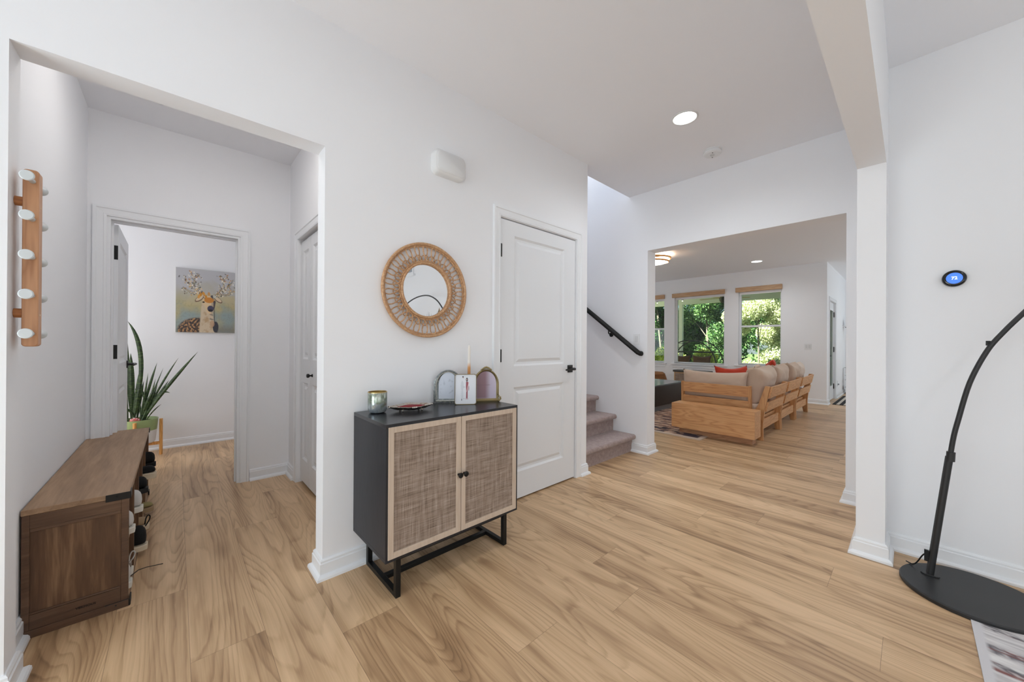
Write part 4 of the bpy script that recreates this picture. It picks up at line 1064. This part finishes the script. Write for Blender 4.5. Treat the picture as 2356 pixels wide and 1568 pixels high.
# dried flowers seen in the mirror
M_dry = plain('dried grass', (176, 152, 124), .9); M_drydark = plain('dried leaves', (84, 76, 66), .9)
r = thing('dried_flower_vase', (2.80, -.86, 0), 'tall floor vase of dried grasses reflected in the round mirror', 'vase')
m = MB(); m.lathe([(0, 0), (.09, 0), (.10, .05), (.115, .35), (.09, .62), (.05, .74), (.055, .78), (.048, .78), (.043, .74), (0, .72)], 32, cap=False); m.build('vase', plain('white stoneware', (220, 216, 208), .5), r)
m = MB()
for k in range(40):
    a = random.random()*2*PI; s = .05+.22*random.random(); h = 1.30+.32*random.random(); yy = math.sin(a)*s*1.3; xx = math.cos(a)*s*.5
    q = (xx*.3, yy*.3, 1.05); blade(m, (0, 0, .75), q, (xx, yy, h), .012, 8, belly=.8)
m.build('dry_leaves', M_drydark, r)
m = MB()
for yy, h in ((.13, 1.66), (.20, 1.55), (.24, 1.62), (.05, 1.55)): blade(m, (0, 0, .75), (.0, yy*.5, 1.2), (0.0, yy, h), .07, 12, belly=.82)
m.build('pampas_plumes', M_dry, r)
r = bpy.data.objects.new('window_4', None); COL.objects.link(r); struct(r); r.location = (XW, -3.1, 2.33)
m = MB(); m.box(-.02, 0, 0, 0, 1.15, .04); m.box(-.02, 1.15, 0, 0, 1.186, .30); m.box(-.04, -.05, -.03, 0, 1.23, 0); m.box(-.02, 0, .27, 0, 1.15, .30); m.box(-.02, .58, .04, 0, .61, .27); m.build('window_frame', M_trim, r)
m = MB(); m.box(-.008, 0.0, .03, -.004, 1.16, .28); m.build('glass_pane', plain('grey reflecting pane', (150, 158, 164), .15), r)

# ------------------------------------------------------------------ living room furniture
M_oak = wood('honey oak', (222, 172, 122), (204, 150, 100), (180, 124, 78), 1, 1.6, 15, .42, 22, .25, .05)
M_oakx = wood('honey oak rails', (222, 172, 122), (204, 150, 100), (180, 124, 78), 0, 1.6, 15, .42, 22, .25, .05)
M_oakz = wood('honey oak posts', (214, 164, 112), (196, 142, 92), (172, 116, 70), 2, 1.6, 15, .42, 22, .25, .05)
def linen(name, rgb):
    g = N(name); v = g.obj(); f = g.noise(v, 180, 3, .7); c = s2l(rgb)
    g.col(g.mix(f, tuple(x*.86 for x in c), tuple(min(1, x*1.10) for x in c))); g.rough(.95); g.bump(f, .25, .002); g.b.inputs['Sheen Weight'].default_value = .2; return g.m
M_linen = linen('beige linen', (204, 180, 160)); M_red = linen('brick red cotton', (196, 62, 36)); M_seat = linen('beige seat fabric', (196, 174, 156))
def pillow_mesh(m, w_, h, t, M=None, nu=22, nv=18, seed=0, pinch=.34, sag=0.018):
    """soft cushion: w_ along x, h along z, thickness t along y, corners pulled out"""
    vs = []; fs = []
    for s in (-1, 1):
        for j in range(nv+1):
            for i in range(nu+1):
                u = -1+2*i/nu; v = -1+2*j/nv
                x = u*(1-pinch*(1-v*v)*.35*abs(u))*w_/2; z = v*(1-pinch*(1-u*u)*.45*abs(v))*h/2
                k = max(0, (1-u**4))**.5*max(0, (1-v**4))**.5
                wr = .020*mnoise.noise(Vector((u*2.2+seed, v*2.2, s*3)))+.007*mnoise.noise(Vector((u*6+seed, v*6, s)))
                y = s*(t/2*k**.8+wr*k); z += -sag*(1-u*u)*(v+1)/2
                vs.append((x, y, z))
    n = (nu+1)*(nv+1)
    for s in range(2):
        for j in range(nv):
            for i in range(nu):
                a = s*n+j*(nu+1)+i; fs.append((a, a+1, a+nu+2, a+nu+1))
    m.add(vs, fs, 0, True, M)
def weld(o):
    import bmesh
    bm = bmesh.new(); bm.from_mesh(o.data); bmesh.ops.remove_doubles(bm, verts=bm.verts, dist=.0008); bmesh.ops.recalc_face_normals(bm, faces=bm.faces); bm.to_mesh(o.data); bm.free(); return o
def cushion(name, loc, label, w_, h, t, mat, rz=0, rx=0, seed=0, cat='cushion', group=None, **k):
    m = MB(); pillow_mesh(m, w_, h, t, seed=seed, **k); o = weld(m.build(name, mat, angle=60))
    o.location = loc; o.rotation_mode = 'XYZ'; o.rotation_euler = (rx, 0, rz); return tag(o, label, cat, group)

# the slatted back frame (used by each sofa unit): local x along the width, back towards -y
def unit(name, loc, label, width, rz, group):
    r = thing(name, loc, label, 'sofa', group, rz)
    # side posts: curved legs leaning backwards
    prof = [(.055, 0), (.115, 0), (.150, .20), (.150, .33), (.105, .44), (.040, .655), (-.010, .655), (.025, .46), (.045, .36), (.060, .2)]
    for x in (0, width-.032):
        m = MB(); m.prism(prof, x, x+.032, plane='YZ'); m.build('leg', M_oakz, r, .003)
    def slat(z0, z1, nm):
        f = lambda z: .030+(.36-z)*.205*1.0 if z > .33 else .05
        m = MB(); m.prism([(f(z0), z0), (f(z0)+.020, z0), (f(z1)+.020, z1), (f(z1), z1)], .032, width-.032, plane='YZ'); m.build(nm, M_oakx, r, .002)
    slat(.510, .650, 'back_slat'); slat(.345, .465, 'back_slat')
    m = MB(); m.box(.032, .075, .125, width-.032, .097, .232); m.build('rear_rail', M_oakx, r, .002)
    m = MB(); m.box(.0, .12, .20, width, .90, .255); m.build('seat_frame', M_oakx, r, .003)
    for x in (0.0, width-.05):
        m = MB(); m.box(x, .85, 0, x+.05, .90, .20); m.build('front_leg', M_oakz, r, .002)
    m = MB(); m.box(.012, .125, .262, width-.012, .91, .42); m.build('seat_cushion', M_seat, r, .03, seg=4)
    return r
CORNER = unit('sofa_unit', (5.19, 1.135, 0), 'slatted oak corner sofa unit nearest the foyer, behind the low oak ledge', .885, 0, None)
unit('sofa_unit', (6.105, 1.135, 0), 'slatted oak sofa unit in the middle of the row of three', .900, 0, None)
unit('sofa_unit', (7.055, 1.135, 0), 'slatted oak sofa unit farthest from the foyer, nearest the window wall', .960, 0, None)
# corner unit with its back towards the foyer, and the low oak ledge behind it
r = CORNER
ox, oy = 5.17-5.19, 1.72-1.135
for y in (-.415, .385):
    m = MB(); m.prism([(-.035+ox, .30), (.03+ox, .30), (.005+ox, .648), (-.045+ox, .648)], y+oy, y+.030+oy, plane='XZ'); m.build('arm_post', M_oakz, r, .003)
for z0, z1 in ((.510, .642), (.345, .463)):
    m = MB(); m.prism([(-.03-.03*(z0-.3)+ox, z0), (-.008-.03*(z0-.3)+ox, z0), (-.012-.03*(z1-.3)+ox, z1), (-.034-.03*(z1-.3)+ox, z1)], -.386+oy, .386+oy, plane='XZ'); m.build('arm_slat', M_oak, r, .002)
r = thing('oak_ledge', (4.90, 1.65, 0), 'low boxy oak ledge table standing behind the sofa, closest to the foyer', 'side table')
m = MB(); m.box(-.105, -.468, .078, .145, .468, .390); m.build('box', M_oak, r, .002)
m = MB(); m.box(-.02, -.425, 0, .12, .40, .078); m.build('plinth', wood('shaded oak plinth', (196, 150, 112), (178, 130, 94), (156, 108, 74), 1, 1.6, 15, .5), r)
cushion('long_cushion', (5.275, 1.775, .615), 'long beige linen back cushion on the sofa unit behind the oak ledge', .80, .385, .17, M_linen, rz=R(-90), rx=R(-6), seed=3, nu=30, pinch=.14)
cushion('back_cushion', (5.62, 1.335, .640), 'big slumped beige linen cushion on the sofa unit nearest the foyer', .74, .50, .27, M_linen, rz=0, rx=R(8), seed=8)
cushion('back_cushion', (6.42, 1.330, .645), 'beige linen cushion on the middle sofa unit, behind the big slumped one', .72, .48, .24, M_linen, rx=R(10), seed=14)
cushion('back_cushion', (7.22, 1.320, .650), 'beige linen cushion on the far sofa unit beside its wooden back', .60, .47, .22, M_linen, rx=R(10), seed=21)
cushion('back_cushion', (7.80, 1.340, .640), 'last and palest beige cushion at the window end of the sofa', .50, .46, .22, linen('pale linen', (216, 198, 182)), rx=R(10), seed=25)
cushion('throw_pillow', (5.80, 1.70, .640), 'brick red pillow between the long cushion and the big slumped cushion', .50, .44, .13, M_red, rz=R(-38), rx=R(-12), seed=31)
cushion('throw_pillow', (7.15, 1.56, .700), 'brick red pillow peeking over the far beige cushions', .46, .44, .13, M_red, rz=R(10), rx=R(14), seed=37)
cushion('throw_pillow', (6.45, 1.58, .655), 'folded beige pillow in front of the second red pillow', .44, .42, .14, linen('oat linen', (214, 194, 176)), rz=R(16), rx=R(14), seed=43)

# coffee table
r = thing('coffee_table', (6.22, 3.26, .008), 'large black rectangular coffee table with a grey glossy top', 'coffee table')
m = MB(); m.box(-.76, -.37, .085, .76, .37, .425); m.build('body', plain('black lacquer', (16, 16, 17), .35), r, .004)
m = MB(); m.box(-.79, -.40, .425, .79, .40, .450); m.build('table_top', plain('grey glass top', (86, 96, 102), .16), r, .003)
m = MB(); m.box(-.74, -.35, 0, .74, .35, .085); m.build('plinth', plain('grey plinth', (112, 118, 122), .4), r)
# living room rug
nx, ny = 150, 130; U, V = np.meshgrid(np.linspace(0, 1, nx+1), np.linspace(0, 1, ny+1)); LX, LY = 3.9, 2.9
X_ = U*LX; Y_ = V*LY; n1 = nz2(X_, Y_, 14, 4, 2); n2 = nz2(X_, Y_, 5, 5, 8, 3)
C = base(U, (176, 142, 122)); C = blob(C, np.clip((n1-.02)*7, 0, 1), (84, 62, 66)); C = blob(C, np.clip(n2*2, 0, 1), (146, 112, 98), .5); C = blob(C, np.clip((-n1-.15)*6, 0, 1), (206, 182, 164), .8)
ed = np.minimum(np.minimum(X_, LX-X_), np.minimum(Y_, LY-Y_)); C = blob(C, (ed < .34)*(ed > .05)*np.clip((n1+.12)*6, 0, 1), (62, 54, 66)); C = blob(C, (ed < .06)*1., (206, 190, 174))
rt = thing('area_rug', (4.63+LX/2, 1.70+LY/2, 0), 'patterned pink and dark purple rug under the coffee table', 'rug')
grid_mesh('pile', nx, ny, lambda a, b: (-LX/2+a*LX, -LY/2+b*LY, .009), C, vcol('persian rug', .95, bump=.5), rt)
m = MB(); m.box(-LX/2, -LY/2, 0, LX/2, LY/2, .0085); m.build('backing', plain('rug fringe edge', (200, 184, 168), .95), rt)
# low cane bench under the window
r = thing('window_cabinet', (8.90, 3.45, 0), 'low cane-fronted cabinet with a rounded dark top under the middle window', 'cabinet')
m = MB(); loft(m, [[(y_, x_, z) for x_, y_ in [(p[0], p[1]) for p in rrect(.80, .34, .05)]] for z in (.490, .535)]); m.build('top', plain('dark grey top', (74, 72, 70), .3), r, .004, angle=30)
m = MB(); m.box(-.15, -.36, .10, .15, .36, .49); m.build('body', wood('cabinet oak', (214, 180, 140), (200, 162, 120), (176, 136, 94), 2, 2, 16), r, .003)
m = MB(); m.box(-.156, -.33, .13, -.150, -.02, .46); m.box(-.156, .02, .13, -.150, .33, .46); m.build('cane_door', M_cane, r)
for y in (-.34, .30):
    for x in (-.14, .10): m = MB(); m.box(x, y, 0, x+.04, y+.04, .10); m.build('leg', M_black, r)
# wicker pouf and basket behind the table
r = thing('wicker_pouf', (8.2, 4.02, 0), 'round brown wicker pouf beyond the coffee table by the left window', 'pouf')
m = MB(); P = []
for k in range(15): z = .02+k*.030; rr = .22+.05*math.sin(PI*k/14); P += [(rr, z), (rr+.014, z+.015)]
m.lathe([(0, .02)]+P+[(.18, .50), (0, .51)], 36, cap=False); m.build('woven_body', plain('brown wicker', (142, 98, 60), .8), r)
cushion('floor_cushion', (7.9, 3.22, .17), 'beige floor cushion just past the right corner of the coffee table', .62, .34, .40, M_linen, seed=51)
# hanging and potted plants by the patio door, striped mat
r = thing('rubber_plant', (11.72, .86, 0), 'dark leafed rubber plant in a grey brown pot beside the patio door', 'potted plant')
m = MB(); m.lathe([(0, 0), (.12, 0), (.17, .08), (.18, .16), (.15, .22), (.145, .22), (.14, .19), (0, .19)], 30, cap=False); m.build('pot', plain('basket grey', (92, 84, 76), .85, bump=(60, .6)), r)
m = MB(); m.tube([(0, 0, .18), (.01, 0, .40), (0, .01, .62)], .009, 8); m.build('stem', plain('plant stem', (70, 62, 40), .8), r)
m = MB()
for k, (a, h, ln) in enumerate(((100, .26, .20), (70, .36, .22), (130, .44, .22), (95, .55, .22), (200, .40, .22), (20, .50, .22), (280, .34, .22), (310, .56, .22), (240, .58, .2), (160, .30, .2))):
    d = Vector((math.cos(R(a)), math.sin(R(a)), 0)); blade(m, (0, 0, h), d*ln*.5+Vector((0, 0, h+.10)), d*ln+Vector((0, 0, h+.06)), .09, 8, belly=.6, twist=R(a+90))
m.build('leaves', M_leaf, r)
r = thing('trailing_plant', (11.72, .92, 1.60), 'trailing green plant on a wall shelf right of the patio door', 'potted plant')
m = MB(); m.lathe([(0, 0), (.06, 0), (.075, .12), (.07, .12), (.065, .10), (0, .10)], 24, cap=False); m.build('pot', M_white_plastic, r)
m = MB()
for k in range(9):
    a = R(40*k+12); ex = .09+.05*random.random(); L_ = .12+.42*random.random()
    for j in range(7):
        z = .12-L_*j/6; c = Vector((math.cos(a)*ex*(.6+.06*j), math.sin(a)*ex*(.5+.06*j), z)); d = Vector((math.cos(a+j*2.1), math.sin(a+j*2.1), -.3))*.05
        blade(m, c, c+d*.6+Vector((0, 0, .015)), c+d, .038, 4, belly=.45, twist=a+j)
m.build('vines', M_leaf, r)
m = MB(); m.box(11.60, .74, 1.575, 11.84, YD, 1.60); tag(m.build('wall_shelf', M_white_plastic), 'small white wall shelf carrying the trailing plant', 'shelf')
rt = thing('striped_mat', (10.2, .62, 0), 'black and cream striped mat in front of the patio door', 'rug')
m = MB(); m.box(-.85, -.38, 0, .85, .40, .008, 0)
for k in range(7): m.box(-.85, -.33+k*.105, .008, .85, -.33+k*.105+.045, .0095, 1)
m.build('mat', [plain('black mat', (34, 32, 33), .95), plain('cream stripe', (206, 196, 182), .95)], rt)
r = thing('wall_outlet', (10.72, YD, .30), 'white wall outlet low beside the patio door', 'outlet')
m = MB(); m.box(-.036, -.006, -.058, .036, 0, .058); m.build('cover_plate', M_white_plastic, r, .002)
m = MB(); m.box(-.012, -.03, -.03, .012, -.006, .0); m.build('plug', plain('grey plug', (150, 150, 152), .5), r, .003)

# ------------------------------------------------------------------ porch and garden
M_porch = plain('porch ceiling boards', (236, 240, 237), .7); M_post = plain('white porch post', (226, 228, 226), .6)
m = MB(); m.box(XF+.16, YD+.14, 2.62, 12.06, 8.5, 2.70)
for k in range(24): m.box(XF+.16, YD+.3+k*.3, 2.612, 12.0, YD+.3+k*.3+.006, 2.6205)
struct(m.build('ceiling_porch', M_porch))
m = MB(); m.box(11.93, YD+.14, 2.40, 12.06, 8.5, 2.62); m.box(XF+.16, YD+.14, 2.70, 12.4, 8.6, 2.85); m.box(XF-6, 6.62, 2.70, 12.4, 8.6, 2.85); struct(m.build('trim_7', M_post))
m = MB(); m.box(XF+.16, YD+.14, -.06, 12.15, 8.5, -.02); struct(m.build('porch_deck', plain('pale deck', (206, 202, 194), .8)))
for yy in (5.00, 8.3):
    r = thing('porch_post', (11.99, yy, -.02), 'white square porch post outside the %s window' % ('middle' if yy < 6 else 'left-hand'), 'post')
    m = MB(); m.box(-.055, -.055, .12, .055, .055, 2.42); m.build('shaft', M_post, r, .004)
    m = MB(); m.box(-.075, -.075, 0, .075, .075, .12); m.build('post_base', M_post, r, .004)
r = thing('porch_ceiling_fan', (10.9, 3.42, 2.61), 'ceiling fan with pale wooden blades on the porch outside the windows', 'ceiling fan')
m = MB(); m.tube([(0, 0, 0), (0, 0, -.20)], .014, 12); m.lathe([(0, -.17), (.09, -.18), (.11, -.22), (.10, -.28), (.07, -.33), (0, -.35)], 28, cap=False); m.build('motor', plain('dark bronze', (60, 52, 44), .5, .5), r)
M_fan = wood('fan blade', (210, 178, 130), (196, 160, 110), (170, 132, 84), 0, 2, 16)
for k in range(5):
    m = MB(); m.box(.10, -.055, -.215, .62, .055, -.209); m.build('fan_blade', M_fan, r, .002, rot=(0, 0, R(72*k+14)))
for y, nm in ((4.80, 'middle'), (5.61, 'left')):
    r = thing('porch_pendant', (11.6, y, 2.62), 'small black hanging lantern seen through the top of the %s window' % nm, 'lantern')
    m = MB(); m.tube([(0, 0, 0), (0, 0, -.05)], .004, 6); m.lathe([(0, -.04), (.03, -.05), (.035, -.08), (.028, -.12), (0, -.125)], 16, cap=False); m.build('lantern', M_black, r)
    m = MB(); m.sphere((0, 0, -.135), .022, 10, 8); m.build('bulb', emis('lantern bulb', (255, 250, 235), 1.6), r)
# arched porch swing
r = thing('porch_swing', (11.2, 4.42, -.02), 'arched dark metal swing with brown cushions outside the middle window', 'swing')
M_iron = plain('dark iron', (40, 36, 34), .6, .3)
for x in (-.0, .62):
    m = MB(); P = [(.0+x, .70*math.cos(PI*k/24)*1.0, .25+1.02*math.sin(PI*k/24)**.8) for k in range(25)]; P = [(x, -.86, 0), (x, -.78, .15)]+[(x, -.74+.0, .25)]+P[0:0]+[(x, -.74*math.cos(PI*k/24), .30+.98*math.sin(PI*k/24)**.75) for k in range(1, 24)]+[(x, .74, .25), (x, .78, .15), (x, .86, 0)]
    m.tube(crom(P, 3), .016, 8); m.build('arch', M_iron, r)
m = MB()
for k in range(2, 23, 2): yy = -.74*math.cos(PI*k/24); zz = .30+.98*math.sin(PI*k/24)**.75; m.tube([(0, yy, zz), (.62, yy, zz)], .007, 6)
for k in range(4, 21, 2): yy = -.74*math.cos(PI*k/24); zz = .30+.98*math.sin(PI*k/24)**.75; m.tube([(0, yy, zz), (0, yy*.96, .93)], .006, 6)
m.tube([(0, -.66, .93), (0, .66, .93)], .014, 8); m.tube([(.62, -.66, .93), (.62, .66, .93)], .014, 8)
m.build('lattice', M_iron, r)
M_brown = linen('brown outdoor cushion', (96, 58, 46))
for yy in (-.30, .27):
    m = MB(); pillow_mesh(m, .54, .46, .12, M=Matrix.Rotation(R(90), 4, 'Z')); o = weld(m.build('back_cushion', M_brown, r, angle=60)); o.location = (.10, yy, .62)
m = MB(); m.box(.06, -.60, .32, .58, .60, .42); m.build('seat_cushion', M_brown, r, .03, seg=3)
m = MB(); m.tube([(.05, -.62, .34), (.05, .62, .34)], .012, 8); m.tube([(.6, -.62, .34), (.6, .62, .34)], .012, 8); m.tube([(.02, -.60, .34), (.0, -.62, .93)], .006, 6); m.tube([(.02, .60, .34), (.0, .62, .93)], .006, 6); m.build('seat_frame', M_iron, r)
# ground
def ground():
    g = N('garden ground'); v = g.obj(); f = g.noise(v, 1.2, 5, .6); g.col(g.ramp(f, [(.35, s2l((62, 80, 40))), (.6, s2l((108, 124, 66))), (.8, s2l((150, 150, 96)))])); g.rough(1); return g.m
m = MB(); m.box(12.0, -20, -.5, 60, 40, -.30); m.box(-3, 6.7, -.5, 12.0, 40, -.30); struct(m.build('ground', ground()))
def foliage_mat(name, a, b, c):
    g = N(name); at = g.n('ShaderNodeVertexColor', layer_name='paint'); sp = g.n('ShaderNodeSeparateColor'); g.t.links.new(at.outputs[0], sp.inputs[0])
    cc = g.ramp(sp.outputs[0], [(.1, s2l(a)), (.5, s2l(b)), (.9, s2l(c))]); g.col(cc); g.rough(.55)
    tr = g.t.nodes.new('ShaderNodeBsdfTranslucent'); g.t.links.new(cc, tr.inputs[0]); mx = g.t.nodes.new('ShaderNodeMixShader'); mx.inputs[0].default_value = .35
    g.t.links.new(g.b.outputs[0], mx.inputs[1]); g.t.links.new(tr.outputs[0], mx.inputs[2]); g.t.links.new(mx.outputs[0], g.out.inputs[0]); return g.m
F_dark = foliage_mat('dark green leaves', (22, 52, 26), (44, 88, 40), (84, 130, 60))
F_mid = foliage_mat('green leaves', (46, 82, 44), (88, 126, 70), (136, 168, 104))
F_pale = foliage_mat('pale sunlit leaves', (140, 150, 100), (204, 208, 160), (246, 245, 216))  # sunlit brightness is painted into these leaf colours
F_yel = foliage_mat('yellow green leaves', (120, 140, 30), (190, 200, 70), (232, 234, 130))
M_bark = plain('grey bark', (122, 112, 100), .9, bump=(20, .6))
def make_tree(name, loc, label, cat, mat, hgt, rad, n, leaf, seed, z0=.3, group=None, trunk=.09, sq=1.0):
    rnd = random.Random(seed); r = thing(name, loc, label, cat, group)
    m = MB(); top = hgt*.75
    m.tube([(0, 0, 0), (rnd.uniform(-.1, .1), rnd.uniform(-.1, .1), top*.4), (rnd.uniform(-.2, .2), rnd.uniform(-.2, .2), top)], [trunk, trunk*.8, trunk*.4], 8)
    cl = []
    for k in range(24):
        a = rnd.random()*2*PI; z = z0+(hgt-z0)*rnd.random(); rr = rad*math.sqrt(rnd.random())*(.35+.65*math.sin(PI*min(1, max(.05, (z-z0*.5)/(hgt)))))
        c = Vector((rr*math.cos(a)*sq, rr*math.sin(a), z)); cl.append(c)
        if k < 9 and hgt > 1.6: m.tube([(0, 0, z*.6), (c.x*.5, c.y*.5, z*.85), tuple(c)], [trunk*.4, trunk*.25, trunk*.12], 6)
    m.build('trunk', M_bark, r)
    P = np.zeros((n, 3)); cr = rad*.42
    for i in range(n):
        c = cl[rnd.randrange(len(cl))]; d = Vector((rnd.gauss(0, 1), rnd.gauss(0, 1), rnd.gauss(0, .75))).normalized()*cr*(rnd.random()**.4); P[i] = c+d
    A = np.random.RandomState(seed); ax = A.normal(size=(n, 3)); ax /= np.linalg.norm(ax, axis=1)[:, None]; b = A.normal(size=(n, 3)); b = np.cross(ax, b); b /= np.linalg.norm(b, axis=1)[:, None]
    s = leaf*(.6+.8*A.rand(n))[:, None]
    V = np.stack([P-ax*s, P+b*s*.42, P+ax*s, P-b*s*.42], 1).reshape(-1, 3)
    me = bpy.data.meshes.new('foliage'); me.from_pydata(V.tolist(), [], np.arange(n*4).reshape(-1, 4).tolist()); me.materials.append(mat)
    ca = me.color_attributes.new('paint', 'FLOAT_COLOR', 'POINT'); t = np.repeat(A.rand(n), 4); cc = np.stack([t, t, t, np.ones_like(t)], 1).astype(np.float32); ca.data.foreach_set('color', cc.ravel())
    o = bpy.data.objects.new('foliage', me); COL.objects.link(o); o.parent = r
    return r
TG = 'trees beyond the porch'
GZ = -.3
make_tree('tree', (15.2, 3.62, GZ), 'pale sunlit bushy tree filling the right-hand window', 'tree', F_pale, 4.3, 1.0, 42000, .045, 3, -.2, TG, .03, 1.3)
make_tree('tree', (17.4, 6.05, GZ), 'bright green spreading tree at the right side of the middle window', 'tree', F_mid, 4.6, 1.25, 32000, .06, 5, .5, TG, .06)
make_tree('tree', (18.4, 7.35, GZ), 'low dark green tree in the middle of the middle window, under the sky', 'tree', F_dark, 2.7, 1.0, 15000, .08, 8, .3, TG, .05)
make_tree('tree', (17.6, 8.35, GZ), 'tall dark green tree at the left side of the middle window', 'tree', F_dark, 4.6, .9, 20000, .065, 9, .3, TG, .07)
make_tree('tree', (15.4, 8.75, GZ), 'green tree seen through the left-hand window', 'tree', F_mid, 5.0, 1.15, 18000, .075, 12, .3, TG)
make_tree('tree', (24.0, 9.0, GZ), 'distant dark tree just under the patch of sky in the middle window', 'tree', F_dark, 3.0, 2.6, 15000, .12, 17, .0, TG)
make_tree('tree', (21.5, 3.6, GZ), 'distant green tree behind the pale sunlit tree', 'tree', F_mid, 6.0, 2.4, 16000, .12, 21, .0, TG)
make_tree('tree', (21.0, 12.6, GZ), 'distant dark tree behind the left-hand window tree', 'tree', F_dark, 6.2, 2.4, 14000, .13, 25, .2, TG)
make_tree('tree', (16.5, 0.2, GZ), 'green tree hidden past the right edge of the windows', 'tree', F_mid, 5.0, 1.2, 9000, .10, 29, .3, TG)
make_tree('shrub', (14.0, 4.95, GZ), 'yellow green shrub low at the right of the middle window', 'shrub', F_yel, 1.10, .50, 5000, .05, 33, .1, 'garden shrubs', .03)
make_tree('shrub', (14.3, 6.55, GZ), 'yellow green shrub behind the porch swing', 'shrub', F_yel, 1.20, .60, 5000, .055, 37, .1, 'garden shrubs', .03)
make_tree('shrub', (13.6, 2.5, GZ), 'olive green shrub low in the right-hand window', 'shrub', F_pale, 1.1, .5, 4000, .05, 41, .1, 'garden shrubs', .03)
